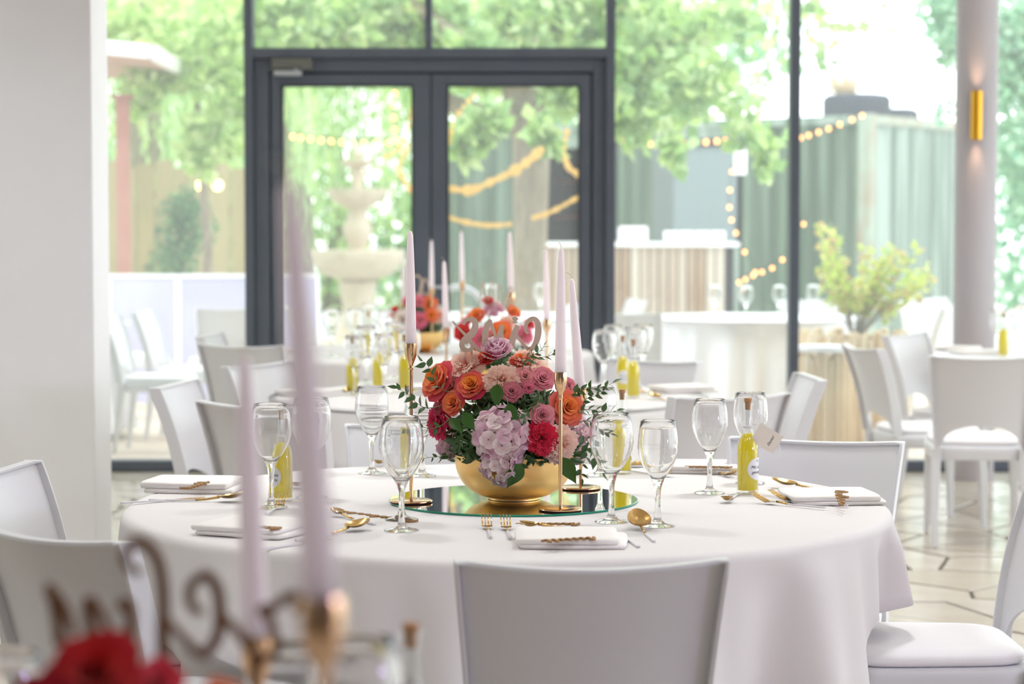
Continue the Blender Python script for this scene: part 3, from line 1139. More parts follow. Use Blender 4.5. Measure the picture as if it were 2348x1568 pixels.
# text helper -------------------------------------------------------------
def text_verts(s, size, shear=0.35):
    cu = bpy.data.curves.new('tmp_text', 'FONT')
    cu.body = s
    cu.size = size
    cu.shear = shear
    cu.align_x = 'CENTER'
    cu.resolution_u = 3
    o = bpy.data.objects.new('tmp_text', cu)
    C.objects.link(o)
    dg = bpy.context.evaluated_depsgraph_get()
    me = bpy.data.meshes.new_from_object(o.evaluated_get(dg))
    vs = [tuple(v.co) for v in me.vertices]
    fs = [tuple(p.vertices) for p in me.polygons]
    bpy.data.objects.remove(o)
    bpy.data.curves.remove(cu)
    bpy.data.meshes.remove(me)
    return vs, fs


# lemon liqueur bottles ---------------------------------------------------
def make_bottle(tagged):
    root = thing('liqueur_bottle')
    tag(root, 'small glass bottle of lemon liqueur with cork', 'bottle')
    rb = 0.0245
    outer = [(0, 0.0), (rb - 0.002, 0.0), (rb, 0.002), (rb, 0.10), (rb - 0.001, 0.115), (rb - 0.005, 0.128), (0.0125, 0.140), (0.010, 0.150), (0.0098, 0.20), (0.0125, 0.202), (0.0125, 0.206), (0.0105, 0.209)]
    inner = [(0.0078, 0.209), (0.0078, 0.152), (0.0105, 0.1385), (rb - 0.0065, 0.126), (rb - 0.0022, 0.1135), (rb - 0.0012, 0.10), (rb - 0.0012, 0.008), (0, 0.007)]
    MB().lathe(outer + inner, 36).build('glass', M_bglass, root, auto=50)
    liq = [(0, 0.0074), (rb - 0.0018, 0.0085), (rb - 0.0017, 0.10), (rb - 0.0028, 0.1135), (rb - 0.0072, 0.1255), (0.010, 0.1375), (0.0, 0.1375)]
    MB().lathe(liq, 36).build('liqueur', M_liquid, root, auto=50)
    MB().lathe([(0, 0.192), (0.0068, 0.192), (0.0072, 0.209), (0.0085, 0.2095), (0.009, 0.2185), (0, 0.2185)], 20).build('cork', M_cork, root, auto=40)
    # round label wrapped on the body; its centre looks along local -y
    lb = MB()
    rl, zc = 0.0247, 0.058

    def cyl(x, z, off=0.0):
        a = x / rl
        return ((rl + off) * sin(a), -(rl + off) * cos(a), zc + z)
    lb.grid(lambda u, v: cyl(0.026 * v * cos(2 * PI * u), 0.026 * v * sin(2 * PI * u), 0.0002), 36, 8, closed=True)
    lab = lb.build('label', M_label, root, auto=None, normals=False)
    tx = MB()
    for s_, zz, size in (('Mit Liebe', 0.001, 0.0098), ('gemacht', -0.0105, 0.0098)):
        vs, fs = text_verts(s_, size)
        tx.add([cyl(x, y + zz, 0.0007) for x, y, _ in vs], fs)
    heart = [(0.003 * 16 * sin(t) ** 3 / 16, 0.003 * (13 * cos(t) - 5 * cos(2 * t) - 2 * cos(3 * t) - cos(4 * t)) / 16) for t in [2 * PI * k / 24 for k in range(25)]]
    tx.tube([cyl(x, y + 0.0185, 0.0006) for x, y in heart], 0.00025, 5)
    tx.build('lettering', M_ink, lab, smooth=False)
    # string
    st = MB().tube([(0.0112 * cos(t), 0.0112 * sin(t), 0.150 + 0.0012 * t / 6) for t in [k * PI / 8 for k in range(0, 65)]], 0.0008, 5)
    st.build('string', M_string, root)
    if tagged:
        # card hangs to the local +x side
        sb = MB()
        sb.tube(smooth_path([(0.011, -0.004, 0.156), (0.016, -0.008, 0.176), (0.028, -0.006, 0.182), (0.024, -0.007, 0.170), (0.012, -0.009, 0.154), (0.0, -0.0125, 0.146), (-0.012, -0.02, 0.137)], 5), 0.0008, 5)
        sb.tube(smooth_path([(0.012, -0.006, 0.160), (0.032, -0.008, 0.157), (0.062, -0.006, 0.138), (0.073, -0.004, 0.105), (0.070, -0.002, 0.082)], 6), 0.0008, 5)
        sb.build('bow', M_string, root)
        T = Matrix.Translation((0.042, -0.012, 0.127)) @ Euler((0, R(31), 0)).to_matrix().to_4x4()
        cd = MB().box(-0.0305, 0.0305, -0.0008, 0.0008, -0.0235, 0.0235, T)
        card = cd.build('gift_tag', M_paper, root, smooth=False)
        tt = MB()
        vs, fs = text_verts('Danke!', 0.0085)
        tt.add([T @ Vector((0.013 - y, -0.0016, x)) for x, y, _ in vs], fs)
        tt.build('lettering', M_ink, card, smooth=False)
        t2 = MB()                      # the faint print cannot be read: two short dotted lines
        for k in range(2):
            vs, fs = text_verts('......' if k else '. . . . .', 0.006, 0)
            t2.add([T @ Vector((-0.008 + 0.006 * k - y, -0.0016, x)) for x, y, _ in vs], fs)
        t2.build('small_print', M_inkgold, card, smooth=False)
    return Proto(root)


BT = make_bottle(True)
BN = make_bottle(False)


def bottle(P, px, py, rz, label, group='lemon liqueur bottles on the main table', sc_=None):
    p = on(px, py)
    return P.place((p.x, p.y, 0.7503), rz, label, group, scale=sc_)


# label of the tagged bottle looks right of the camera
bt = bottle(BT, 1714, 1131, R(0), 'lemon liqueur bottle with cream gift tag and white ribbon', sc_=1.05)
for ch in bt.children:
    if ch.name.startswith('label'):
        ch.rotation_euler = (0, 0, R(54))
bottle(BN, 648, 1148, R(-62), 'lemon liqueur bottle with round label, behind the left wine glass')
bottle(BN, 1426, 1085, R(120), 'lemon liqueur bottle seen through the glass right of the bouquet')
bottle(BN, 936, 1072, R(150), 'lemon liqueur bottle behind the glass pair left of the bouquet')

# ------------------------------------------------------------------ centrepiece
MC = Vector((0.004, 5.075, 0.75))
mr = thing('mirror_plate', (MC.x, MC.y, 0.7505))
tag(mr, 'round mirror disc with green glass edge under the gold bowl', 'mirror plate')
MB().lathe([(0, 0.0042), (0.2885, 0.0042), (0.2885, 0.0046), (0, 0.0046)], 96).build('mirror_surface', M_mirror, mr, auto=30)
MB().lathe([(0, 0.0), (0.289, 0.0), (0.29, 0.001), (0.29, 0.004), (0.2886, 0.0046), (0.2886, 0.0041), (0, 0.0041)], 96).build('glass_edge', M_edge, mr, auto=30)
ZM = 0.7552


def make_bowl():
    o = [(0, 0.0), (0.058, 0.0), (0.060, 0.001), (0.060, 0.004), (0.059, 0.0055), (0.078, 0.0095), (0.102, 0.022), (0.121, 0.043), (0.133, 0.070), (0.1385, 0.106)]
    i = [(0.1365, 0.107), (0.131, 0.071), (0.119, 0.045), (0.100, 0.025), (0.076, 0.0125), (0, 0.010)]
    op = o[:5] + smooth_path(o[5:], 4)
    return MB().lathe(op + i, 96)


bowl = make_bowl().build('gold_bowl', M_bowl, None, auto=50)
bowl.location = (MC.x + 0.001, MC.y, ZM)
bowl.scale = (1.015, 1.015, 1)
tag(bowl, 'satin gold bowl holding the main bouquet', 'bowl', 'gold flower bowls')


def make_holder(h, style):
    root = thing('candle_holder')
    tag(root, 'gold candle holder', 'candle holder')
    MB().lathe([(0, 0.0025), (0.048, 0.0025), (0.049, 0.0035), (0.049, 0.0055), (0.046, 0.0068), (0.006, 0.0072), (0, 0.0072)], 48).build('base', M_rose_gold, root, auto=40)
    MB().lathe([(0, 0.0), (0.0475, 0.0), (0.0478, 0.0026), (0, 0.0026)], 48).build('felt_pad', M_felt, root, auto=40)
    if style == 0:
        cup = [(0.0042, -0.062), (0.0062, -0.058), (0.0046, -0.054), (0.005, -0.05), (0.0135, -0.028), (0.0142, 0.0), (0.0128, 0.0), (0.0126, -0.02), (0, -0.02)]
    else:
        cup = [(0.0044, -0.062), (0.0058, -0.057), (0.005, -0.052), (0.0065, -0.046), (0.0115, -0.038), (0.0145, -0.022), (0.0148, -0.008), (0.0138, 0.0), (0.0126, 0.0), (0.0124, -0.02), (0, -0.02)]
    MB().tube([(0, 0, 0.006), (0, 0, h - 0.055)], 0.0043, 16, cap=False).build('rod', M_rose_gold, root, auto=None)
    MB().lathe([(r, h + z) for r, z in cup], 32).build('cup', M_rose_gold, root, auto=40)
    return root


def make_candle(h, wick=1, wax=None):
    root = thing('taper_candle')
    tag(root, 'white taper candle', 'candle')
    prof = [(0, 0.0), (0.0120, 0.0), (0.0126, 0.012), (0.0122, h * 0.25), (0.0108, h * 0.55), (0.0086, h * 0.8), (0.0066, h * 0.965), (0.0058, h * 0.975), (0.0042, h - 0.002), (0.0015, h), (0, h)]
    MB().lathe(prof, 28).build('wax', wax or M_candle, root, auto=60)
    MB().tube(smooth_path([(0, 0, h - 0.001), (0.0003, 0, h + 0.006), (-0.003 * wick, 0, h + 0.011), (-0.0075 * wick, 0.001, h + 0.0145), (-0.012 * wick, 0.001, h + 0.015)], 4), 0.0007, 6).build('wick', M_wick, root)
    return root


def candle_on(px, py, zb, h_hold, style, h_c, tilt, hl, cl_, hg=None, cg=None, z0=None, Y=None, wick=1):
    p = on(px, py, zb) if Y is None else at(px, 784, Y)
    o = make_holder(h_hold, style)
    o.location = (p.x, p.y, zb)
    tag(o, hl, 'candle holder', hg)
    c = make_candle(h_c, wick)
    c.location = (p.x, p.y, zb + h_hold - 0.0195)
    c.rotation_euler = (tilt[0], tilt[1], 0)
    tag(c, cl_, 'candle', cg)


HG, CG = 'candle holders on the main table', 'white candles on the main table'
candle_on(943, 1152, ZM, 0.368, 0, 0.277, (0, R(-0.2)), 'tallest gold candle holder, left of the gold bowl', 'white candle left of the bouquet', HG, CG)
candle_on(1285, 1170, ZM, 0.311, 1, 0.294, (0, R(0.1)), 'gold candle holder in front of the bouquet, right side', 'taller white candle right of the bouquet', HG, CG, wick=.5)
candle_on(1331, 1121, ZM, 0.246, 0, 0.285, (R(1), R(-4.6)), 'shortest gold candle holder at the back right of the bowl', 'leaning shorter white candle right of the bouquet', HG, CG, wick=1.3)
HG2, CG2 = 'candle holders on the second table', 'white candles on the second table'
candle_on(1023, 0, 0.7505, 0.26, 0, 0.27, (0, R(-1.5)), 'shorter candle holder left of the second bouquet', 'white candle left of the second bouquet, leaning slightly', HG2, CG2, Y=8.2)
candle_on(1172, 0, 0.7505, 0.384, 1, 0.255, (0, R(-1.4)), 'tall candle holder behind the second bouquet', 'highest candle of the second table, above its wooden letters', HG2, CG2, Y=8.45)
candle_on(1254, 0, 0.7505, 0.30, 1, 0.275, (0, R(-0.8)), 'candle holder right of the second bouquet', 'white candle right of the second bouquet', HG2, CG2, Y=8.0)
HG3, CG3 = 'candle holders on the third table', 'white candles on the third table'
candle_on(990, 0, 0.7505, 0.33, 0, 0.26, (0, 0), 'gold candle holder rising from the third bouquet', 'white candle above the third bouquet', HG3, CG3, Y=11.0)
candle_on(1060, 0, 0.7505, 0.37, 0, 0.265, (0, R(-1)), 'gold candle holder right of the third bouquet', 'white candle between the third bouquet and the second letters', HG3, CG3, Y=10.8)
candle_on(925, 0, 0.7505, 0.25, 0, 0.255, (0, R(0.5)), 'short candle holder left of the third bouquet', 'white candle half hidden behind the main left candle', HG3, CG3, Y=11.2)
HG0, CG0 = 'candle holders on the nearest table', 'blurred candles on the nearest table'
candle_on(736, 0, 0.7505, 0.398, 1, 0.290, (0, R(-4.0)), 'large blurred gold candle holder at the bottom', 'large blurred tall candle in the foreground', HG0, CG0, Y=1.42)
candle_on(584, 0, 0.7505, 0.27, 0, 0.272, (0, R(-2.0)), 'blurred candle holder behind the nearest letters', 'thinner blurred candle in the foreground', HG0, CG0, Y=1.96)


# ------------------------------------------------------------------ flowers
def mixc(a, b, t):
    t = max(0, min(1, t))
    return tuple(x + (y - x) * t for x, y in zip(a, b))


PMESH = {}


def petal(key, c0, c1, R0, R1, h, alpha, curl=0.0, ruffle=0.0, rk=3, nu=10, nv=7, lift=0.0):
    """a section of a cup: leans from radius R0 at its foot to R1 at its lip; colours c0 (foot) to c1 (lip)"""
    k = (key, c0, c1, R0, R1, h, alpha, curl, ruffle, rk)
    if k in PMESH:
        return PMESH[k]
    a0, a1 = lin(c0), lin(c1)
    mb = MB()

    def fn(u, v):
        uu = 2 * u - 1
        vv = v * (1 - 0.16 * uu * uu)
        span = alpha * (0.35 + 0.65 * math.sin(min(1, vv * 1.25) * PI / 2)) * (1 - 0.10 * max(0, v - .8) / .2)
        th = uu * span
        rr = R0 + (R1 - R0) * vv ** 1.3 + curl * max(0, vv - 0.55) ** 2 * 4
        z = h * math.sin(vv * PI / 2 * (1 + 0.25 * curl * 4)) + lift
        rr += ruffle * sin(rk * uu * PI + R1 * 9) * vv * vv
        z += 0.6 * ruffle * cos((rk + 1) * uu * PI * 1.3 + R0 * 7) * vv * vv
        return (rr * sin(th), -rr * cos(th), z)
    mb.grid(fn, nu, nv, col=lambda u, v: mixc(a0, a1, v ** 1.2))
    me = mb.mesh('petal_' + key, M_petal, True, False)
    PMESH[k] = me
    return me


def stem_mesh():
    if 'stem' not in PMESH:
        mb = MB().tube([(0, 0, 0.05), (0, 0.05, -0.6), (0, 0.1, -1.3)], [0.09, 0.05, 0.05], 6)
        PMESH['stem'] = mb.mesh('flower_stem', M_stem)
        cal = MB().lathe([(0, -0.12), (0.16, -0.06), (0.3, 0.06), (0.36, 0.16), (0.3, 0.14), (0, 0.0)], 12)
        PMESH['calyx'] = cal.mesh('calyx', M_stem)
    return PMESH['stem']


def flower_root(name, loc, nrm, r, label, cat='flower', group=None, spin=None):
    o = thing(name, loc)
    q = Vector((0, 0, 1)).rotation_difference(Vector(nrm).normalized())
    e = (q.to_matrix() @ Matrix.Rotation(random.uniform(0, 6.28) if spin is None else spin, 3, 'Z')).to_euler()
    o.rotation_euler = e
    o.scale = (r, r, r)
    tag(o, label, cat, group)
    return o


def ring(root, me, n, rot0, tiltj=0.06, sj=0.06, z=0.0):
    for k in range(n):
        s_ = 1 + random.uniform(-sj, sj)
        inst('petal', me, root, (0, 0, z), (random.uniform(-tiltj, tiltj), random.uniform(-tiltj, tiltj), rot0 + 2 * PI * k / n + random.uniform(-.12, .12)), s_)


def rose(loc, nrm, r, inner, outer, label, group=None, detail=True, edge=None):
    o = flower_root('rose', loc, nrm, r, label, 'rose', group)
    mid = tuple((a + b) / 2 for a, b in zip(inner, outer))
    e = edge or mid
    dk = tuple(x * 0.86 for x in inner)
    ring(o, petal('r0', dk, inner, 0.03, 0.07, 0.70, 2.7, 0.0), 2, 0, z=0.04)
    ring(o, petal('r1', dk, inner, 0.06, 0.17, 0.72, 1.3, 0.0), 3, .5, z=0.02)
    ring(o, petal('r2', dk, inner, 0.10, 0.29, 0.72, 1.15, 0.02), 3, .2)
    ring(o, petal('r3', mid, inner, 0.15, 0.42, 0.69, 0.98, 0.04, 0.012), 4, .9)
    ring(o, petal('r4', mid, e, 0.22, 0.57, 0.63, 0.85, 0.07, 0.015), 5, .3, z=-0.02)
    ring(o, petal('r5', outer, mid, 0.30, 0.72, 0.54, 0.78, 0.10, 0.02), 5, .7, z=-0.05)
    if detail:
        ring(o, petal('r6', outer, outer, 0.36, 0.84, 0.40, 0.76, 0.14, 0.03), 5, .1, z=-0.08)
    stem_mesh()
    inst('calyx', PMESH['calyx'], o)
    return o


def carnation(loc, nrm, r, c0, c1, label, group=None, name='carnation', full=True):
    o = flower_root(name, loc, nrm, r, label, name, group)
    spec = [(0.04, 0.22, 0.66, 0.6, 5), (0.08, 0.42, 0.64, 0.5, 7), (0.12, 0.62, 0.55, 0.46, 9), (0.15, 0.80, 0.42, 0.44, 10), (0.16, 0.95, 0.26, 0.42, 10), (0.18, 1.0, 0.08, 0.4, 9)]
    for i, (a, b, h, al, n) in enumerate(spec if full else spec[::2]):
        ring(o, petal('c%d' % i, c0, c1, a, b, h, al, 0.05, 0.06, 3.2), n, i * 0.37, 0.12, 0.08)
    inst('calyx', (stem_mesh(), PMESH['calyx'])[1], o)
    return o


def peony(loc, nrm, r, label, group=None, cols=((228, 150, 190), (255, 240, 244))):
    o = flower_root('peony', loc, nrm, r, label, 'peony', group)
    for i, (a, b, h, al, n, cu) in enumerate([(0.05, 0.16, 0.86, 0.9, 4, -.02), (0.12, 0.32, 0.88, 0.6, 7, -.08), (0.2, 0.50, 0.84, 0.5, 9, -.12), (0.32, 0.72, 0.74, 0.46, 10, -.16), (0.42, 0.90, 0.58, 0.46, 10, -.18), (0.5, 0.98, 0.38, 0.5, 8, -.12)]):
        ring(o, petal('p%d' % i, cols[0], cols[1], a, b, h, al, cu, 0.025, 2.5), n, i * .5, 0.08)
    return o


def floret_mesh(c0, c1):
    k = ('floret', c0, c1)
    if k in PMESH:
        return PMESH[k]
    a0, a1 = lin(c0), lin(c1)
    mb = MB()
    for q in range(4):
        th = q * PI / 2

        def fn(u, v):
            uu = 2 * u - 1
            x = (0.08 + 0.92 * v)
            y = uu * 0.62 * math.sqrt(max(0.02, 1 - (2 * v - 1.15) ** 2 * 0.72)) * (0.25 + 0.75 * min(1, v * 2.2))
            z = 0.16 * v * v - 0.12 * uu * uu * v + 0.05 * sin(5 * v + q)
            x *= 1 - 0.12 * uu * uu
            return (x * cos(th) - y * sin(th), x * sin(th) + y * cos(th), z)
        mb.grid(fn, 4, 5, col=lambda u, v: mixc(a0, a1, v))
    mb.tube([(0, 0, 0.02), (0, 0, -0.5)], 0.03, 5)
    while len(mb.c) < len(mb.v):
        mb.c.append(lin((150, 170, 110)))
    me = mb.mesh('floret', M_petal, True, False)
    PMESH[k] = me
    return me


def hydrangea(loc, nrm, r, label, group=None, n=46, cols=(((226, 176, 202), (246, 214, 226)), ((238, 210, 216), (250, 236, 234))), stretch=(1, 1, 1), cap=0.15, fs=0.31):
    o = flower_root('hydrangea', loc, nrm, r, label, 'hydrangea', group, spin=0)
    o.rotation_euler = Vector((0, 0, 1)).rotation_difference(Vector(nrm).normalized()).to_euler()
    ga = PI * (3 - 5 ** .5)
    for k in range(n):
        cz = 1 - (1 - (-cap)) * (k + .5) / n
        s_ = math.sqrt(max(0, 1 - cz * cz))
        d = Vector((s_ * cos(ga * k), s_ * sin(ga * k), cz))
        rr = random.uniform(0.84, 1.0)
        p = Vector((d.x * stretch[0], d.y * stretch[1], d.z * stretch[2])) * rr
        e = (Vector((0, 0, 1)).rotation_difference((d + Vector([random.uniform(-.45, .45) for _ in range(3)])).normalized()).to_matrix() @ Matrix.Rotation(random.uniform(0, 6.28), 3, 'Z')).to_euler()
        inst('floret', floret_mesh(*random.choice(cols)), o, p, e, fs * random.uniform(0.85, 1.15))
    return o


def leaf_mesh(kind='small'):
    if ('leaf', kind) in PMESH:
        return PMESH['leaf', kind]
    wv = {'small': 0.26, 'broad': 0.29}[kind]

    def fn(u, v):
        uu = 2 * u - 1
        wd = wv * math.sin(PI * v ** 0.75) * (1 - 0.45 * v ** 3) if 0 < v < 1 else 0.002
        return (v, uu * wd, 0.10 * abs(uu) * wd * 2 - 0.25 * v * v * (0.6 if kind == 'small' else 1.0) + (0.012 * sin(v * 26) * abs(uu) if kind == 'broad' else 0))
    me = MB().grid(fn, 4, 8).mesh('leaf_' + kind, M_leaf if kind == 'small' else M_leafbig, True, False)
    PMESH['leaf', kind] = me
    return me


def sprig(p0, p1, sag, label, n=12, ls=0.02, group='green sprigs in the main bouquet', bend=None):
    p0, p1 = Vector(p0), Vector(p1)
    o = thing('leafy_sprig', p0)
    tag(o, label, 'sprig', group)
    d = p1 - p0
    side = d.cross(Vector((0, 1, 0))).normalized()
    pts = []
    for k in range(9):
        t = k / 8
        pts.append(d * t + Vector((0, 0, -sag * t * t)) + side * (0.012 * sin(t * 5)) + (Vector(bend) * t * t if bend else Vector((0, 0, 0))))
    MB().tube(pts, [0.0011 * (1 - .6 * k / 8) for k in range(9)], 5).build('stem', M_stem, o)
    for k in range(n):
        t = 0.25 + 0.75 * k / (n - 1)
        i = min(7, int(t * 8))
        fr = t * 8 - i
        p = pts[i].lerp(pts[i + 1], fr)
        dr = (pts[i + 1] - pts[i]).normalized()
        sgn = 1 if k % 2 else -1
        nv = (dr + side * sgn * random.uniform(0.7, 1.4) + Vector((random.uniform(-.3, .3), random.uniform(-.7, .4), random.uniform(-.2, .4)))).normalized() if k < n - 1 else dr
        q = Vector((1, 0, 0)).rotation_difference(nv)
        e = (q.to_matrix() @ Matrix.Rotation(random.uniform(-1.2, 1.2), 3, 'X')).to_euler()
        inst('leaf', leaf_mesh(), o, p, e, ls * random.uniform(0.95, 1.45))
    return o


def big_leaf(loc, direction, size, label, roll=0.0, group=None):
    o = thing('large_leaf', loc)
    tag(o, label, 'leaf', group)
    q = Vector((1, 0, 0)).rotation_difference(Vector(direction).normalized())
    inst('blade', leaf_mesh('broad'), o, (0, 0, 0), (q.to_matrix() @ Matrix.Rotation(roll, 3, 'X')).to_euler(), size)
    MB().tube([(0, 0, 0), Vector(direction).normalized() * -size * 0.35], 0.0012, 5).build('stalk', M_stem, o)
    return o


def greenery(c, rx, rz, n, label, seed=1, group='dark foliage under the flowers'):
    """the mass of small leaves that fills the bouquet"""
    rg = random.Random(seed)
    mb = MB()
    for _ in range(n):
        d = Vector((rg.gauss(0, 1), rg.gauss(0, 1), abs(rg.gauss(0, 1)) * 1.0 - 0.15)).normalized()
        rr = rg.uniform(0.3, 0.90)
        p = Vector((d.x * rx, d.y * rx, d.z * rz)) * rr
        a = Vector((rg.gauss(0, 1), rg.gauss(0, 1), rg.gauss(0, 1))).normalized()
        b = a.cross(d)
        if b.length < .1:
            continue
        b.normalize()
        L_ = rg.uniform(0.020, 0.040)
        e_ = p + a * L_
        if (e_.z < -rz * .12 and (e_.xy.length > rx * .62 or p.xy.length > rx * .62)) or e_.z < -rz * .3:
            continue
        u_ = a.cross(b) * L_ * .10
        mb.add([p, p + a * L_ * .3 + b * L_ * .17 + u_, p + a * L_ * .65 + b * L_ * .15 + u_, e_, p + a * L_ * .65 - b * L_ * .15 + u_, p + a * L_ * .3 - b * L_ * .17 + u_], [(0, 1, 2, 3), (0, 3, 4, 5)])
    o = mb.build('foliage', M_leaf, None, smooth=False, normals=False)
    o.location = c
    tag(o, label, 'foliage', group, 'stuff')
    return o


BC = Vector((MC.x - 0.002, MC.y, 0.895))
BRX, BRZ = 0.172, 0.175


def dome(px, py, push=0.0, cen=None, rx=None, rz=None):
    """point and outward normal on the bouquet dome seen at this pixel"""
    cen, rx, rz = cen or BC, rx or BRX, rz or BRZ
    d = ray(px, py)
    o = Vector((0, 0, CAM_H)) - cen
    S_ = Vector((1 / rx, 1 / rx, 1 / rz))
    D, O = Vector((d.x * S_.x, d.y * S_.y, d.z * S_.z)), Vector((o.x * S_.x, o.y * S_.y, o.z * S_.z))
    a, b, c = D.dot(D), D.dot(O), O.dot(O) - 1
    disc = b * b - a * c
    t = (-b - math.sqrt(disc)) / a if disc > 0 else -b / a
    p = Vector((0, 0, CAM_H)) + d * t
    n = Vector(((p.x - cen.x) / rx ** 2, (p.y - cen.y) / rx ** 2, (p.z - cen.z) / rz ** 2)).normalized()
    return p + n * push, n


PXM = 5000 / 5.0     # pixels per metre at the bouquet
MG = 'flowers of the main bouquet'
PEACH = ((242, 168, 144), (253, 222, 204))
ORG, PNK = (250, 150, 60), (232, 92, 100)


def fl(kind, px, py, rpx, label, *a, push=0.0, nadj=(0, 0, 0), sink=0.35, **k):
    p, n = dome(px, py, push)
    n = (n + Vector(nadj) + Vector((0, -0.95, 0.0))).normalized()
    r = rpx / PXM * 1.12
    p = p - n * r * sink
    return kind(p, n, r, *a, label, MG, **k)


fl(rose, 1003, 872, 50, 'large orange rose on the upper left of the main bouquet', ORG, (226, 74, 92), nadj=(-.35, 0, .15), edge=(250, 140, 80))
fl(rose, 1012, 900, 34, 'dark pink rose below the large orange rose on the left', (222, 70, 92), (204, 48, 84), push=-0.02)
fl(carnation, 1068, 838, 44, 'peach carnation on the upper left, beside the lilac peony', *PEACH)
fl(peony, 1142, 818, 39, 'lilac-white peony at the top under the wooden letters', nadj=(0, -.3, .5), sink=0.1, push=.012)
fl(carnation, 1207, 830, 40, 'peach carnation at the top right of the peony', *PEACH, nadj=(0, 0, .3))
fl(rose, 1082, 884, 40, 'orange and crimson rose in the upper middle', (250, 160, 60), (214, 50, 86), nadj=(0, -.3, .45), edge=(240, 110, 70))
fl(carnation, 1150, 870, 38, 'peach carnation in the middle, below the peony', *PEACH)
fl(carnation, 1036, 884, 32, 'small peach carnation left of the orange and crimson rose', *PEACH)
fl(rose, 1040, 922, 31, 'small coral rose on the middle left', (250, 146, 74), (240, 112, 92))
fl(rose, 1244, 868, 30, 'pink spray rose below the leafy top right', (238, 158, 168), (226, 132, 146))
fl(rose, 1204, 862, 25, 'pale pink spray rose right of the middle carnation', (240, 170, 172), (230, 146, 152))
fl(rose, 1174, 898, 25, 'dusty pink spray rose at the very middle', (222, 138, 150), (206, 116, 132))
fl(rose, 1212, 890, 18, 'small pink rosebud between two spray roses', (230, 130, 150), (214, 104, 130), detail=False)
fl(rose, 1302, 884, 24, 'pink spray rose between the right candle holders', (232, 148, 160), (218, 122, 140))
fl(rose, 1300, 934, 43, 'large orange rose on the right of the bouquet', (252, 150, 70), (240, 112, 96), nadj=(.15, -.1, .0))
fl(rose, 1243, 952, 29, 'pink spray rose above the red carnation', (226, 142, 152), (236, 164, 170))
fl(carnation, 1002, 966, 38, 'magenta carnation on the left side', (206, 24, 80), (234, 52, 106), nadj=(-.3, 0, 0))
fl(carnation, 1242, 1004, 37, 'red carnation beside the lilac hydrangea', (190, 14, 50), (230, 34, 72))
fl(carnation, 1284, 1016, 41, 'peach carnation beneath the large right orange rose', *PEACH)
fl(rose, 995, 935, 20, 'dusty pink bud behind the left side roses', (216, 120, 126), (200, 100, 110), push=-0.01, detail=False)
fl(rose, 1110, 806, 30, 'red-orange rose behind the wooden letters', (250, 110, 40), (214, 34, 50), push=-0.015, nadj=(0, .3, .3))
fl(rose, 1196, 806, 28, 'orange rose behind the wooden letters, right side', (252, 140, 50), (236, 80, 50), push=-0.02, nadj=(0, .3, .3))
fl(rose, 1262, 832, 24, 'orange rose tucked behind the tall right candle', (250, 150, 60), (238, 100, 60), push=-0.03)
pc, nc = dome(1148, 985)
hydrangea(pc - nc * 0.04 + Vector((0, -0.01, -0.004)), (nc + Vector((0, -.3, -.2))).normalized(), 0.066, 'lilac hydrangea spilling over the front of the bowl', MG, n=52)
hydrangea(Vector((pc.x - 0.001, MC.y - 0.148, 0.852)), (-0.05, -1, -0.2), 0.046, 'lower pale lilac hydrangea head drooping over the bowl rim', MG, n=34)
for px, py, rp, ps, lb in ((1338, 985, 44, -.03, 'pink hydrangea low on the right behind the candle holder'), (1006, 1030, 34, -.03, 'pale pink hydrangea low on the left'), (1345, 1050, 26, -.03, 'pale hydrangea tuft at the lower right')):
    p, n = dome(px, py, ps)
    hydrangea(p + Vector((0, .03, 0)), n, rp / PXM, lb, MG, n=30, cols=(((222, 160, 196), (240, 204, 216)), ((236, 190, 196), (246, 222, 220))))
greenery(BC + Vector((0, 0, -0.03)), 0.168, 0.185, 6500, 'dark green foliage filling the main bouquet', 1)
# moss and foam so the bowl is filled
fm_ = MB().lathe([(0, 0.135), (0.06, 0.125), (0.11, 0.09), (0.125, 0.07), (0, 0.07)], 24).build('flower_foam', mat('flower_foam_green', (48, 72, 42), 0.9, bump=(40, .6)), None)
fm_.location = (bowl.location.x, bowl.location.y, ZM)
tag(fm_, 'dark green flower foam inside the main gold bowl', 'flower foam')


def spr(a, b, sag, label, n=11, ls=0.021, Ya=5.0, Yb=4.95):
    sprig(at(*a, Ya), at(*b, Yb), sag, label, n, ls)


spr((1040, 900), (962, 836), 0.0, 'dark sprig reaching up-left beside the orange rose', 9)
spr((1010, 930), (908, 912), -0.01, 'dark sprig reaching left behind the tallest candle holder', 10)
spr((1030, 960), (935, 985), 0.01, 'sprig drooping left behind the glass pair', 9, 0.016)
spr((1060, 1010), (960, 1070), 0.0, 'thin sprig low on the left over the bowl rim', 10, 0.014)
spr((1200, 860), (1238, 786), 0.0, 'bright sprig sticking up between peony and tall candle', 12, 0.017)
spr((1215, 850), (1262, 800), 0.0, 'short sprig against the tall right candle', 8, 0.017)
spr((1290, 930), (1398, 868), 0.0, 'long sprig rising right above the orange rose', 12, 0.019)
spr((1300, 960), (1412, 935), -0.005, 'sprig stretching right over the wine glass', 12, 0.021)
spr((1320, 975), (1400, 975), 0.01, 'sprig pointing right behind the large wine glass', 9, 0.02)
spr((1310, 990), (1390, 1060), 0.015, 'sprig drooping to the lower right in front of the glass', 11, 0.021)
spr((1330, 1000), (1345, 1085), 0.01, 'sprig hanging down at the right of the bowl', 9, 0.02)
spr((1340, 940), (1372, 890), 0.0, 'upright sprig behind the leaning candle', 8, 0.018)
spr((1060, 960), (1065, 1020), 0.0, 'small leafy sprig left of the lilac hydrangea', 12, 0.017, 4.94, 4.9)
spr((1230, 890), (1216, 960), 0.0, 'leafy sprig between the spray roses', 10, 0.018, 4.96, 4.9)
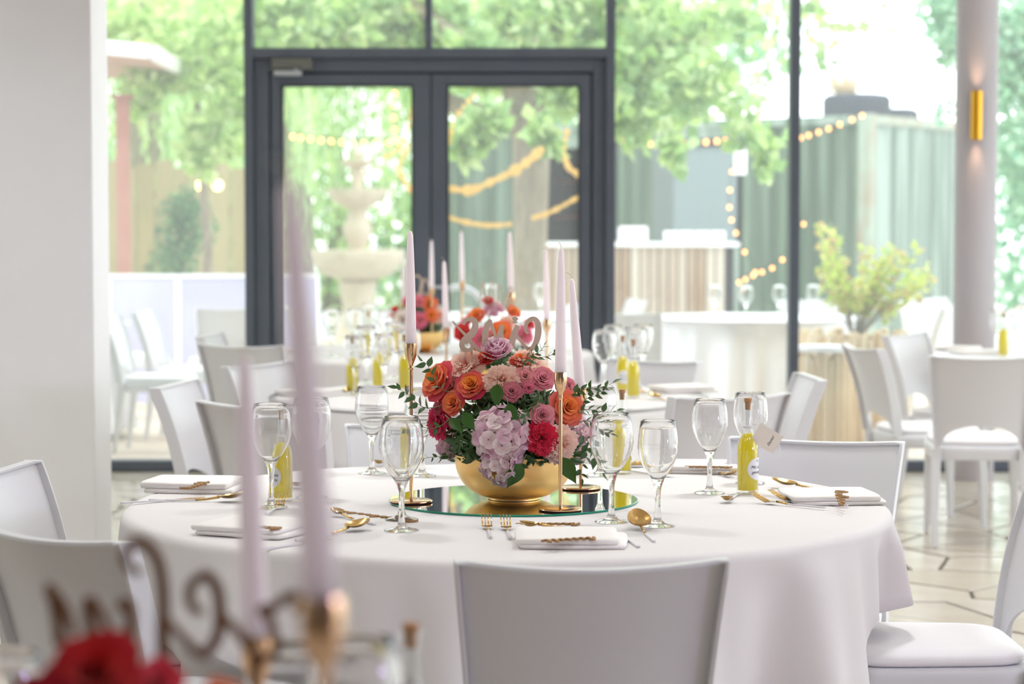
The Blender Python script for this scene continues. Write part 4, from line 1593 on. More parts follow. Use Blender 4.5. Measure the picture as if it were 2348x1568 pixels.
for a, d, s_, lb, ro in (((1140, 880), (-.05, -.25, -1), 0.055, 'broad green leaf below the middle carnation', 1.5),
                         ((1196, 1062), (-.55, -.1, -1), 0.066, 'bright green leaf under the drooping hydrangea', 1.3),
                         ((1290, 1048), (.45, -.1, -1), 0.068, 'long dark leaf hanging over the right bowl rim', 1.7),
                         ((1062, 945), (.5, -.3, -.8), 0.05, 'broad leaf left of the hydrangea', 1.4),
                         ((1030, 960), (.6, -.4, -.5), 0.045, 'leaf between magenta carnation and hydrangea', 1.2),
                         ((1165, 925), (.35, -.3, -1), 0.055, 'pale green leaf above the hydrangea', 1.5)):
    big_leaf(at(*a, 4.90 if a[1] > 900 else 4.93), d, s_, lb, ro, MG)


# wooden table names standing in the flowers ------------------------------
def sign(strokes, Y, conv, label, group, thick=0.003, m=None, sticks=()):
    """strokes: lists of (px, py, half width px) in photo pixels at distance Y"""
    root = thing('table_sign', at(*conv(0, 0), Y) * 0)
    mb = MB()
    for si, st in enumerate(strokes):
        Yk = Y + 0.0004 * si
        pts = smooth_path([(conv(a, b)[0], conv(a, b)[1], c) for a, b, c in st], 5)
        pp = []
        for a, b, c in pts:
            q = at(a, b, Y)
            pp.append((q.x, q.z, c * Y / F_PX * (1.2 if Y < 3 else 0.84)))
        mb.ribbon(pp, Yk, Yk + thick)
    # move origin to the sign
    c0 = Vector((sum(v[0] for v in mb.v) / len(mb.v), Y, min(v[2] for v in mb.v)))
    mb.v = [(v[0] - c0.x, v[1] - c0.y, v[2] - c0.z) for v in mb.v]
    root.location = c0
    mb.build('letters', m or M_woodsign, root, auto=40)
    for px, py0, py1 in sticks:
        a, b = at(px, py0, Y) - c0, at(px, py1, Y) - c0
        MB().tube([a + Vector((0, .0015, 0)), b + Vector((0, .0015, 0))], 0.0015, 6).build('stick', M_wood, root)
    tag(root, label, 'table sign', group)
    return root


cv = lambda a, b: (850 + a / 3.015, 700 + b / 3.015)
eins = [[(565, 108, 2), (610, 160, 3), (660, 212, 4), (735, 300, 5), (765, 315, 4)],
        [(640, 135, 4), (655, 105, 5), (690, 95, 6), (718, 110, 8), (722, 150, 9), (700, 195, 10), (660, 228, 9), (632, 265, 8), (640, 300, 7), (672, 312, 6), (700, 296, 5), (700, 268, 4), (680, 252, 3)],
        [(830, 100, 5), (805, 140, 8), (792, 190, 9), (790, 240, 8), (780, 300, 7)],
        [(815, 104, 6), (835, 140, 5), (858, 200, 4), (872, 250, 4)],
        [(872, 250, 4), (888, 200, 5), (905, 155, 6), (918, 142, 5)],
        [(906, 158, 6), (902, 200, 6), (915, 245, 6), (948, 315, 5)],
        [(984, 104, 6), (996, 98, 8), (1010, 108, 7)], [(996, 112, 8), (996, 124, 7)],
        [(1016, 138, 6), (1004, 170, 8), (988, 215, 9), (978, 262, 8), (986, 300, 6)],
        [(1000, 200, 4), (1030, 235, 4), (1062, 280, 4), (1095, 305, 6)],
        [(1092, 196, 3), (1072, 178, 4), (1076, 130, 5), (1104, 98, 6), (1136, 98, 7), (1156, 130, 8), (1158, 190, 9), (1146, 248, 8), (1122, 292, 7), (1095, 305, 6)]]
sg = sign(eins, 5.085, cv, 'mirrored wooden script sign reading eins above the main bouquet', 'wooden number words in the bouquets', sticks=((1082, 795, 870), (1215, 795, 870)))
cv0 = lambda a, b: (a / 2.348, 1200 + b / 2.348)
zehn = [[(240, 345, 10), (268, 360, 11), (290, 430, 11), (310, 540, 11), (320, 660, 11)],
        [(268, 350, 8), (340, 440, 8), (400, 600, 8)],
        [(480, 400, 10), (470, 470, 11), (490, 560, 11), (500, 670, 11)], [(480, 400, 9), (560, 520, 8), (600, 640, 8)],
        [(640, 470, 10), (670, 430, 11), (700, 470, 10), (700, 560, 10), (690, 700, 10)],
        [(760, 270, 8), (690, 240, 8), (665, 180, 9), (710, 110, 11), (780, 115, 12), (840, 190, 12), (868, 300, 12), (878, 450, 12), (872, 620, 12), (885, 900, 12)],
        [(868, 500, 8), (960, 600, 8), (1060, 700, 9), (1120, 710, 10)],
        [(1090, 490, 8), (1030, 450, 9), (1015, 370, 10), (1060, 300, 10), (1120, 290, 11), (1170, 370, 12), (1180, 500, 12), (1165, 620, 12), (1110, 700, 11)],
        [(1190, 500, 8), (1250, 560, 9), (1320, 650, 9), (1400, 730, 9), (1480, 700, 9), (1470, 600, 10), (1440, 500, 10), (1400, 470, 9), (1480, 450, 9), (1540, 400, 10), (1600, 400, 11), (1610, 450, 10), (1570, 470, 8)],
        [(1400, 730, 10), (1370, 800, 10), (1360, 900, 10)]]
sign(zehn, 1.72, cv0, 'blurred brown wooden script sign in the foreground', 'wooden number words in the bouquets', m=mat('brown_plywood', (138, 98, 66), 0.6), sticks=((375, 1500, 1750), (150, 1460, 1700)))
s2_ = [[(1100, 700, 1.6), (1103, 660, 2), (1110, 650, 2), (1112, 700, 2)], [(1118, 700, 1.6), (1124, 655, 2), (1130, 650, 2), (1132, 700, 2)], [(1140, 702, 1.6), (1142, 652, 2), (1150, 668, 2), (1152, 702, 2)],
       [(1158, 704, 2), (1168, 660, 2), (1176, 668, 2), (1170, 690, 2), (1182, 700, 2)], [(1110, 690, 1.6), (1140, 697, 1.6), (1180, 694, 1.6)]]
sign(s2_, 8.25, lambda a, b: (a, b), 'thin golden script sign above the second bouquet', 'wooden number words in the bouquets', sticks=((1125, 690, 790), (1165, 690, 790)))
s3_ = [[(940, 680, 1.4), (945, 640, 2), (958, 632, 2), (966, 645, 2), (960, 680, 2)], [(966, 680, 1.5), (972, 640, 2), (984, 655, 2), (988, 680, 2)], [(940, 672, 1.5), (988, 674, 1.5)]]
sign(s3_, 11.15, lambda a, b: (a, b), 'pale script sign above the third bouquet', 'wooden number words in the bouquets', sticks=((955, 672, 740),))


# further bouquets ---------------------------------------------------------
def bouquet(cx, cy, zb, spec, name, seed, rx=0.165, rz=0.17, sc_=1.0, bowl_label=''):
    b2 = bpy.data.objects.new('gold_bowl', bowl.data)
    C.objects.link(b2)
    b2.location = (cx, cy, zb)
    b2.scale = (sc_,) * 3
    tag(b2, bowl_label, 'bowl', 'gold flower bowls')
    cen = Vector((cx, cy, zb + 0.14))
    greenery(cen - Vector((0, 0, 0.03)), rx * .95, rz, 900, 'dark foliage inside the ' + name, seed)
    for kind, px, py, rpx, cols, label in spec:
        p, n = dome(px, py, 0, cen, rx, rz)
        n = (n + Vector((0, -.9, .1))).normalized()
        r = rpx * cen.y / F_PX
        p = p - n * r * .5
        g = 'flowers of the ' + name
        if kind is rose:
            rose(p, n, r, cols[0], cols[1], label, g, detail=False)
        elif kind is carnation:
            carnation(p, n, r, cols[0], cols[1], label, g, full=False)
        elif kind is peony:
            peony(p, n, r, label, g)
        else:
            hydrangea(p, n, r, label, g, n=22)


LIL = ((214, 130, 180), (240, 200, 216))
RED = ((236, 70, 50), (206, 30, 60))
ORP = ((252, 158, 72), (238, 96, 84))
PKK = ((240, 150, 160), (226, 110, 140))
bouquet(-0.075, 8.25, 0.7505, [
    (rose, 1092, 722, 32, ORP, 'orange rose upper left of the second bouquet'), (peony, 1133, 706, 30, LIL, 'lilac peony topping the second bouquet'),
    (rose, 1178, 714, 24, ORP, 'orange rose upper right of the second bouquet'), (rose, 1118, 688, 18, RED, 'red rose peeking above the lilac peony'),
    (rose, 1060, 762, 30, RED, 'crimson rose on the left of the second bouquet'), (rose, 1150, 758, 34, ORP, 'orange rose in the middle of the second bouquet'),
    (carnation, 1205, 765, 26, PKK, 'pink carnation on the right of the second bouquet'), (carnation, 1100, 775, 28, PKK, 'pink carnation low in the second bouquet'),
    (carnation, 1165, 738, 22, PEACH, 'peach carnation under the second lilac peony'), (rose, 1070, 735, 20, PKK, 'small pink rose far left of the second bouquet'),
    (rose, 1215, 742, 18, RED, 'red rose at the right rim of the second bouquet')],
    'second bouquet', 5, bowl_label='gold bowl of the second table, hidden behind the main bouquet')
bouquet(-0.48, 11.1, 0.7505, [
    (rose, 985, 695, 26, ORP, 'orange rose on top of the third bouquet'), (rose, 960, 690, 20, PKK, 'pink rose on top of the third bouquet'),
    (rose, 905, 715, 20, RED, 'magenta rose at the left of the third bouquet'), (carnation, 920, 732, 24, ((245, 225, 215), (250, 240, 232)), 'cream carnation low left in the third bouquet'),
    (rose, 990, 722, 22, ORP, 'second orange rose of the third bouquet, lower'), (carnation, 962, 735, 22, PKK, 'pink carnation low in the third bouquet'),
    (carnation, 1010, 722, 22, PEACH, 'peach carnation at the right of the third bouquet'), (rose, 935, 690, 18, PKK, 'pale rose upper left of the third bouquet')],
    'third bouquet', 6, rx=0.15, rz=0.16, bowl_label='small gold bowl of the third bouquet by the doors')
bouquet(-0.33, 1.66, 0.7505, [
    (rose, 215, 1545, 150, ((220, 40, 40), (196, 24, 50)), 'big blurred red rose at the bottom left'), (rose, 365, 1560, 80, ((236, 80, 96), (226, 60, 90)), 'blurred pink-red rose beside the big red one'),
    (rose, 520, 1600, 80, ((246, 150, 60), (232, 96, 60)), 'blurred orange rose at the bottom edge'), (rose, 90, 1600, 90, ((206, 40, 60), (180, 30, 60)), 'blurred dark red rose at the bottom left corner')],
    'nearest bouquet', 8, rx=0.16, rz=0.17, bowl_label='gold bowl of the nearest bouquet, below the picture')

# settings on the other tables --------------------------------------------
G5 = 'glasses on the second table'
for k, (px, py, lb) in enumerate([(815, 905, 'blurred glass at the left end of the second table'), (840, 880, 'blurred glass second from the left on the second table'), (880, 898, 'blurred glass before the yellow bottles, second table'),
                                  (905, 868, 'blurred glass left of the second bouquet'), (940, 885, 'blurred glass right behind the tallest candle holder'), (1385, 895, 'blurred glass at the front right of the second table'),
                                  (1405, 868, 'blurred glass behind the front right one, second table'), (1455, 885, 'blurred glass at the far right of the second table'), (1475, 866, 'last blurred glass on the right, second table')]):
    glass(px, py, lb, WG if k % 2 else SG, G5)
for px, py, rz, lb in [(808, 902, 2.5, 'yellow bottle leftmost on the second table'), (868, 890, 2.9, 'yellow bottle next to the leftmost one, second table'), (928, 895, 2.2, 'yellow bottle just left of the main bouquet, second table'), (1428, 898, 0.1, 'labelled yellow bottle among glasses right on the second table'), (1452, 912, 2.0, 'yellow bottle at the front right of the second table')]:
    bottle(BN, px, py, rz, lb, 'lemon liqueur bottles on the second table')
napkin(NK[0], 715, 905, R(-30), 'white napkin on the left of the second table', 'napkins on the second table')
napkin(NK[1], 1565, 898, R(20), 'white napkin on the right of the second table', 'napkins on the second table')
cut(SP, (790, 903), (735, 908), 'gold spoon beside the left napkin of the second table', 'gold cutlery on the second table')
cut(SP, (1500, 915), (1560, 925), 'gold spoon on the right of the second table', 'gold cutlery on the second table')
cut(FK, (1462, 903), (1530, 912), 'gold fork on the right of the second table', 'gold cutlery on the second table', lift=.003)
G6 = 'glasses on the third table'
for k, (px, py, lb) in enumerate([(815, 812, 'blurred glass left on the third table'), (850, 800, 'blurred glass before the yellow bottle, third table'), (885, 815, 'blurred glass near the third bouquet'), (760, 818, 'blurred glass far left on the third table'), (1010, 800, 'blurred glass behind the third bouquet, third table'), (1075, 812, 'blurred glass right on the third table')]):
    glass(px, py, lb, WG if k % 2 else SG, G6)
bottle(BN, 845, 815, 2.4, 'yellow bottle on the third table, left', 'lemon liqueur bottles on the third table')
bottle(BN, 902, 822, 2.4, 'yellow bottle beside the third bouquet', 'lemon liqueur bottles on the third table')
napkin(NK[2], 660, 806, R(10), 'white napkin on the left edge of the third table', 'napkins on the third table')
G7 = 'glasses on the table by the column'
for k, (px, py, lb) in enumerate([(2288, 812, 'blurred glass nearest to the column'), (2325, 818, 'blurred glass at the right picture edge'), (2342, 800, 'blurred glass furthest back by the column')]):
    glass(px, py, lb, WG if k % 2 else SG, G7)
bottle(BN, 2300, 818, 2.4, 'yellow bottle on the table by the column', 'lemon liqueur bottles on the table by the column')
napkin(NK[0], 2235, 812, R(10), 'white napkin on the table by the column', 'napkins on the table by the column')
napkin(NK[1], 2200, 805, R(60), 'white napkin folded small behind the other by the column', 'napkins on the table by the column')


def glass_at(x, y, label, P):
    P.place((x, y, 0.7505), 0, label, 'blurred glasses at the bottom of the picture')


glass_at(at(812, 784, 2.12).x, 2.12, 'blurred glass rim at the bottom, right of the tall candle holder', WG)
glass_at(at(655, 784, 2.14).x, 2.14, 'blurred glass between the two foreground candles', SG)
glass_at(at(-5, 784, 2.1).x, 2.1, 'blurred glass at the lower left picture edge', SG)
BN.place((at(940, 784, 2.3).x, 2.3, 0.7505), 2.6, 'blurred corked bottle at the bottom edge', 'lemon liqueur bottle on the nearest table')

# ------------------------------------------------------------------ outside
gd = MB().box(-60, 60, GY + 0.5, 120, -0.3, -0.06).build('ground', M_ground, smooth=False)
tag(gd, kind='structure')
dk = tag(thing('terrace_deck', (0, 0, 0)), kind='structure')
pm = MB().box(-7, 8, -0.066, 0.066, -0.05, -0.002)
pmesh = pm.mesh('plank', M_deck, False)
for k in range(42):
    inst('plank', pmesh, dk, (0.3 * (k % 3), GY + 0.13 + 0.14 * k + 0.03, 0))

# terrace chairs and tables
GT = 'white chairs on the terrace'
for x, y, f, lb in [(-2.50, 13.55, (1, -.05), 'terrace chair standing alone behind the left pane, seat to the right'), (-2.42, 14.3, (1, -.1), 'terrace chair just behind the one by the left pane'),
                    (-3.0, 15.6, (0.8, .5), 'terrace chair far left by the white table'), (-1.95, 15.0, (-.3, 1), 'terrace chair in front of the lilac screen'), (-2.85, 13.0, (0, 1), 'terrace chair half hidden by the plaster wall'),
                    (0.75, 14.1, (.3, .9), 'terrace chair nearest to the right door post'), (0.42, 15.5, (1, -.2), 'terrace chair further back by the right door post'), (2.95, 14.9, (-1, .2), 'terrace chair before the covered table'),
                    (2.3, 16.75, (-.2, -.9), 'terrace chair behind the covered table'), (3.15, 15.95, (-.6, -.8), 'terrace chair just left of the log planter'), (3.2, 17.0, (.4, -.9), 'terrace chair behind the log planter'),
                    (-1.5, 15.1, (1, .3), 'terrace chair seen through the left door'), (0.95, 16.6, (-1, -.2), 'terrace chair seen through the right door'), (4.0, 16.2, (0.6, .8), 'terrace chair behind the column')]:
    chair(x, y, f, lb, GT)


def terrace_table(x, y, Rad, seed, label):
    c = cloth_mesh(Rad, 0.75, seed).build('terrace_table', M_white, None, auto=None)
    c.location = (x, y, 0)
    tag(c, label, 'table', 'cloth-covered tables on the terrace')


terrace_table(-3.35, 14.4, 0.75, 31, 'white covered terrace table at the far left')
terrace_table(1.7, 15.5, 0.75, 32, 'white covered terrace table behind the right pane')
terrace_table(-0.2, 15.7, 0.8, 33, 'white covered terrace table behind the glass doors')
terrace_table(4.3, 15.2, 0.8, 34, 'white covered terrace table right of the column')
for k, (x, y, lb) in enumerate([(1.4, 15.05, 'glass on the covered terrace table, left'), (1.6, 14.9, 'glass on the covered terrace table, front'), (1.85, 15.1, 'glass on the covered terrace table, middle'), (2.1, 15.2, 'glass on the covered terrace table, right'),
                                (-0.55, 15.3, 'glass on the terrace table behind the doors, left'), (-0.15, 15.2, 'glass on the terrace table behind the doors, middle'), (0.2, 15.4, 'glass on the terrace table behind the doors, right')]):
    WG.place((x, y, 0.7505), 0, lb, 'wine glasses on the terrace tables')
# round-backed chair
rc = thing('round_back_chair', (-0.33, 13.4, 0))
tag(rc, 'white chair with open oval back seen through the doors', 'chair')
MB().tube([(0.19 * cos(t), 0.0, 0.78 + 0.24 * sin(t)) for t in [2 * PI * k / 40 for k in range(41)]], 0.018, 10, cap=False).build('backrest', M_white, rc, auto=None)
MB().lathe([(0, 0.44), (0.2, 0.44), (0.215, 0.455), (0.2, 0.48), (0, 0.485)], 32, (0, 0.2, 0)).build('seat', M_white, rc)
for sx in (-1, 1):
    MB().tube([(sx * 0.12, 0.0, 0.6), (sx * .13, 0.02, 0.44), (sx * .15, -0.02, 0)], [0.014, .016, .01]).build('leg', M_white, rc)
    MB().tube([(sx * 0.14, 0.34, 0.44), (sx * .16, 0.38, 0)], [0.016, .01]).build('leg', M_white, rc)

# lilac-white screen, awning and post at the left
p0, p1 = at(250, 700, 16.6), at(727, 700, 16.6)
scn = thing('terrace_screen', ((p0.x + p1.x) / 2, 16.6, 0))
tag(scn, 'low lilac-white canvas screen behind the terrace chairs', 'screen')
hw = (p1.x - p0.x) / 2
zt = at(0, 628, 16.6).z
MB().box(-hw, hw, -0.015, 0.015, 0.05, zt - 0.03).build('panel', M_lilac, scn, smooth=False)
MB().box(-hw, hw, -0.025, 0.025, zt - 0.03, zt).build('top_rail', M_white, scn, smooth=False)
for k in range(4):
    xx = -hw + 2 * hw * k / 3
    MB().box(xx - .02, xx + .02, -.02, .02, 0, zt).build('post', M_white, scn, smooth=False)
pr = at(284, 500, 17.4)
rp = thing('steel_post', (pr.x, 17.4, 0))
tag(rp, 'rust-red steel post left of the willow', 'post')
MB().box(-0.05, 0.05, -0.05, 0.05, 0, at(0, 226, 17.4).z).build('shaft', M_postred, rp, smooth=False, bevel=.004)
MB().box(-0.1, 0.1, -0.1, 0.1, 0, 0.02).build('foot_plate', M_postred, rp, smooth=False)
MB().box(-0.08, 0.08, -0.08, 0.08, at(0, 226, 17.4).z, at(0, 218, 17.4).z).build('head_plate', M_postred, rp, smooth=False)
aw = thing('awning', (-3.6, 17.0, 2.75))
tag(aw, 'white-edged awning roof with brownish underside, top left', 'awning')
T = Euler((R(-1), R(6), 0)).to_matrix().to_4x4()
MB().box(-2.4, 0.85, -0.4, 2.4, 0.0, 0.03, T).build('roof_panel', M_awning, aw, smooth=False)
MB().box(-2.4, 0.92, -0.5, -0.4, -0.01, 0.09, T).build('front_rail', M_white, aw, smooth=False, bevel=.006)
MB().box(0.85, 0.93, -0.5, 2.4, -0.01, 0.09, T).build('side_rail', M_white, aw, smooth=False, bevel=.006)
for xx in (-1.2, -0.2):
    MB().box(xx, xx + 0.08, -0.4, 2.3, -0.06, 0.0, T).build('rafter', M_white, aw, smooth=False)
MB().tube([(-1.6, 0.2, -2.75), (-1.6, 0.2, 0.18)], 0.04).build('awning_post', M_white, aw)

# timber fence far left
fe = thing('timber_fence', (0, 0, 0))
tag(fe, 'olive-brown timber fence behind the rust-red post', 'fence')
fmesh = MB().box(-0.085, 0.085, -0.015, 0.015, 0, 1.95).mesh('board', M_fence, False)
for k in range(24):
    inst('board', fmesh, fe, (-6.4 + k * 0.18, 21.0 + 0.01 * (k % 2), 0), (0, 0, 0), (1, 1, 1 + 0.02 * ((k * 7) % 3)))
MB().box(-6.5, -2.2, 21.03, 21.07, 1.5, 1.6).box(-6.5, -2.2, 21.03, 21.07, 0.4, 0.5).build('rail', M_fence, fe, smooth=False)

# fountain
fp = at(820, 600, 24)
fo = thing('fountain', (fp.x, 24, 0))
tag(fo, 'pale three-tiered stone fountain behind the left glass door', 'fountain')
zz = lambda py: at(0, py, 24).z
ww = lambda px: px * 24 / F_PX
MB().lathe([(0, 0), (.5, 0), (.5, .1), (.3, .16), (.2, .3), (.16, .5), (.22, zz(645)), (0, zz(645))], 32).build('pedestal', M_fount, fo)
MB().lathe([(0, zz(648)), (ww(30), zz(646)), (ww(80), zz(628)), (ww(105), zz(600)), (ww(110), zz(578)), (ww(108), zz(573)), (ww(100), zz(575)), (ww(60), zz(595)), (0, zz(598))], 48).build('lower_basin', M_fount, fo)
MB().lathe([(0, zz(600)), (ww(24), zz(598)), (ww(18), zz(570)), (ww(30), zz(545)), (ww(34), zz(520)), (ww(22), zz(495)), (ww(20), zz(470)), (0, zz(470))], 32).build('baluster', M_fount, fo)
MB().lathe([(0, zz(482)), (ww(25), zz(478)), (ww(55), zz(462)), (ww(70), zz(443)), (ww(73), zz(433)), (ww(66), zz(433)), (ww(30), zz(445)), (0, zz(447))], 48).build('middle_basin', M_fount, fo)
MB().lathe([(0, zz(448)), (ww(14), zz(446)), (ww(11), zz(420)), (ww(17), zz(402)), (ww(11), zz(385)), (0, zz(385))], 24).build('upper_baluster', M_fount, fo)
MB().lathe([(0, zz(390)), (ww(18), zz(386)), (ww(36), zz(374)), (ww(39), zz(366)), (ww(34), zz(366)), (0, zz(374))], 32).build('top_basin', M_fount, fo)
MB().lathe([(0, zz(375)), (ww(9), zz(372)), (ww(6), zz(362)), (ww(12), zz(352)), (ww(8), zz(340)), (ww(2), zz(328)), (0, zz(326))], 24).build('finial', M_fount, fo)

# container bar
cdir = Vector((-0.795, 0.605, 0)).normalized()
rzc = math.atan2(cdir.y, cdir.x)
ct = thing('shipping_container', (3.92, 24.0, 0), (0, 0, rzc))
tag(ct, 'weathered pale green shipping container used as a bar', 'container')
# local: +x along the long side away from the near corner, +y is outward towards us? depth goes to -y
HC = 2.62


def corr(x0, x1, y, z0, z1, axis='x', depth=0.04, pitch=0.24):
    mb = MB()
    n = max(2, int(abs(x1 - x0) / (pitch / 4)))
    pts = []
    for k in range(n + 1):
        t = x0 + (x1 - x0) * k / n
        ph = k % 4
        d = depth if ph in (1, 2) else 0.0
        pts.append((t, y - d) if axis == 'x' else (y + d, t))
    vs = [(a, b, z) for z in (z0, z1) for a, b in pts]
    m = len(pts)
    mb.add(vs, [(i, i + 1, m + i + 1, m + i) for i in range(m - 1)])
    return mb


# rotation puts local +y pointing away from the camera-side? long side faces local +y rotated: choose side by sign
YS = 1.0  # local y of the face seen from the room
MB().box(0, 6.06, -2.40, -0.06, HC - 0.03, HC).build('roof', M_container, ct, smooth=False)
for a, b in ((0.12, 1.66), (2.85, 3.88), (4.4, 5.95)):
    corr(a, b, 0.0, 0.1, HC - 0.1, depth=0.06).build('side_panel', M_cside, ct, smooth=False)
MB().box(2.55, 2.85, -0.05, 0.0, 0.1, HC - .1).build('door_post', mat('dark_green_steel', (104, 112, 112), .6), ct, smooth=False)
sh = MB().box(1.7, 2.55, -0.03, 0.0, 1.15, 2.32)
sh.build('shutter', M_shutter, ct, smooth=False)
MB().box(1.66, 2.6, -0.06, 0.03, 2.32, 2.40).build('shutter_rail', M_darkint, ct, smooth=False)
MB().box(1.66, 2.55, -0.03, 0.0, 0.1, 1.15).box(1.66, 2.55, -0.03, 0, 2.40, HC - .1).box(3.88, 4.4, -0.03, 0.0, 0.1, 1.1).box(3.88, 4.4, -.03, 0, 2.34, HC - .1).build('side_infill', M_container, ct, smooth=False)
MB().box(3.4, 4.9, -1.2, -1.15, 0.1, 2.5).box(3.4, 3.43, -1.15, -0.05, .1, 2.5).box(4.9, 4.93, -1.15, -.05, .1, 2.5).build('interior', M_darkint, ct, smooth=False)
for z in (1.5, 1.95):
    MB().box(3.45, 4.9, -1.1, -0.85, z, z + 0.03).build('bar_shelf', mat('red_brown_shelf', (170, 80, 56), .6), ct, smooth=False)
for z in (0, HC - 0.1):
    MB().box(0.1, 5.96, -0.08, 0.02, z, z + 0.1).build('side_rail', M_container, ct, smooth=False)
    MB().box(-0.02, 0.08, -2.35, -0.08, z, z + 0.1).build('end_rail', M_rust, ct, smooth=False)
for x, y in ((-0.03, -0.10), (5.93, -0.10), (-0.03, -2.44), (5.93, -2.44)):
    MB().box(x, x + 0.16, y, y + 0.13, 0, HC + 0.012).build('corner_post', M_rust, ct, smooth=False, bevel=.01)
corr(-2.32, -0.1, 0.0, 0.1, HC - 0.1, axis='y', depth=0.05, pitch=0.36).build('end_panel', M_container, ct, smooth=False)
for yy in (-0.55, -0.95, -1.5, -1.95):
    MB().tube([(-0.04, yy, 0.15), (-0.04, yy, HC - 0.12)], 0.022).build('locking_bar', M_container, ct)
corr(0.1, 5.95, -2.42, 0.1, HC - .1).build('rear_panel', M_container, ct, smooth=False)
CTM = Matrix.Translation((3.92, 24.0, 0)) @ Matrix.Rotation(rzc, 4, 'Z')

# bottles on the dark bar shelves
bmesh_ = MB().lathe([(0, 0), (.035, 0), (.035, .17), (.012, .22), (.012, .27), (0, .27)], 12).mesh('bar_bottle', M_bottles)
for k in range(6):
    p = CTM @ Vector((3.95 + 0.09 * k, -0.97, 1.98))
    tag(inst('bar_bottle', bmesh_, None, p), ('sixth', 'fifth', 'fourth', 'third', 'second', 'first')[k] + ' amber bottle from the left on the container bar shelf', 'bottle', 'amber bottles on the bar shelf')

# tyres on the container
def tyre(c, ro, wd, label):
    o = thing('tyre', c)
    tag(o, label, 'tyre', 'tyres on the container roof')
    prof = [(ro * .58, 0.02), (ro * .7, 0.0), (ro * .93, 0.012), (ro, 0.045), (ro, wd - .045), (ro * .93, wd - .012), (ro * .7, wd), (ro * .58, wd - .02), (ro * .55, wd / 2), (ro * .58, .02)]
    MB().lathe(prof, 48).build('casing', M_tyre, o, auto=60)
    tr = MB()
    for k in range(48):
        a = 2 * PI * k / 48
        tr.box(-0.012, 0.012, ro - .01, ro + .014, .05, wd - .05, Matrix.Rotation(a, 4, 'Z'))
    tr.build('tread', M_rim, o, smooth=False)
    return o


q = at(1964, 272, 25.4)
tyre((q.x, 25.4, HC + 0.003), 0.38, 0.30, 'big dark tyre lying on the container roof')
q = at(2052, 272, 26.2)
tyre((q.x, 26.1, HC + 0.003), 0.25, 0.17, 'smaller tyre behind the big one on the container')
q = at(1945, 210, 25.4)
st = MB()
rg = random.Random(4)
for k in range(160):
    a, b = rg.uniform(0, 6.28), rg.uniform(0.1, 0.5)
    top = Vector((b * cos(a) * .6 - 0.12, b * sin(a) * .6, 0.28 + 0.22 * rg.random()))
    st.tube([(0.06 * cos(a), 0.06 * sin(a), 0), top * .6 + Vector((0, 0, .06)), top], [0.003, 0.003, 0.008], 4)
sto = st.build('dried_grass', M_straw, None, auto=None)
sto.location = (q.x, 25.4, HC + 0.1)
tag(sto, 'tuft of dried grass growing out of the roof tyre', 'dried grass', kind='stuff')

# bar counter of upright planks
bc = thing('bar_counter', (0, 21.2, 0))
tag(bc, 'plank-clad bar counter in front of the container', 'counter')
xa, xb = at(1250, 600, 21.2).x, at(1684, 600, 21.2).x
ztb = at(0, 556, 21.2).z
cm = MB().box(-0.04, 0.04, -0.012, 0.012, 0.0, ztb - 0.04).mesh('plank', M_plank, False)
nk = int((xb - xa) / 0.092)
for k in range(nk):
    inst('plank', cm, bc, (xa + 0.046 + k * 0.092, 0.006 * (k % 3), 0))
MB().box(xa, xb, 0.03, 0.6, 0.0, ztb - 0.05).build('body', M_darkint, bc, smooth=False)
MB().box(xa - 0.05, xb + 0.05, -0.06, 0.66, ztb - 0.04, ztb).build('worktop', M_white, bc, smooth=False, bevel=.005)
q = at(1452, 540, 21.3)
bx_ = MB().box(-0.14, 0.14, -0.1, 0.1, 0, 0.155).build('cool_box', mat('pinkish_white', (246, 232, 244), .5), None, smooth=False, bevel=.02)
bx_.location = (q.x, 21.35, ztb + .001)
tag(bx_, 'pinkish white box on the bar counter', 'box')
gm = MB().lathe([(0, 0), (.03, 0), (.035, .11), (.032, .11), (.028, .006), (0, .006)], 12).mesh('bar_glass', M_globe)
for k in range(8):
    tag(inst('bar_glass', gm, None, (at(1530 + k * 18, 540, 21.3).x, 21.3 + .06 * (k % 2), ztb + .001)), ('first', 'second', 'third', 'fourth', 'fifth', 'sixth', 'seventh', 'eighth')[k] + ' pale tumbler from the left in the row on the bar counter', 'glass', 'tumblers on the bar counter')
# hanging white lantern
q = at(1697, 365, 20.0)
ln = thing('hanging_lantern', (q.x, 20.0, q.z))
tag(ln, 'white paper cylinder lantern hanging before the container', 'lantern')
MB().lathe([(0.054, -.14), (.057, -.14), (.057, .14), (.054, .14), (.054, -.14)], 24).build('lamp_shade', M_globe, ln)
MB().tube([(0, 0, 0.0), (0, 0, 1.4)], 0.004, 6).build('cord', M_wire, ln)
MB().tube([(-.05, 0, .11), (.05, 0, .11)], 0.003, 5).build('crossbar', M_wire, ln)

# log planter and bush
LPp = at(1958, 900, 14.2)
lpn = thing('log_planter', (LPp.x, 14.2, 0))
tag(lpn, 'round planter of upright peeled logs beyond the right pane', 'planter')
zt2 = at(0, 762, 14.2).z
lg = [MB().lathe([(0, 0), (r_, 0), (r_, zt2 + dz - .01), (r_ - .008, zt2 + dz), (0, zt2 + dz)], 8).mesh('log', M_log) for r_, dz in ((0.026, 0), (0.022, -.03), (0.03, .015))]
nl = 40
for k in range(nl):
    a = 2 * PI * k / nl
    inst('log', lg[(k * 7) % 3], lpn, (0.33 * cos(a), 0.33 * sin(a), 0), (0, 0, a))
MB().lathe([(0, 0.0), (.30, 0), (.30, zt2 - .06), (0, zt2 - .05)], 24).build('soil', mat('soil', (96, 78, 62), .9), lpn)
lp2 = thing('log_stool', (at(1890, 900, 13.3).x, 13.3, 0))
tag(lp2, 'short log-clad drum with white top before the planter', 'side table')
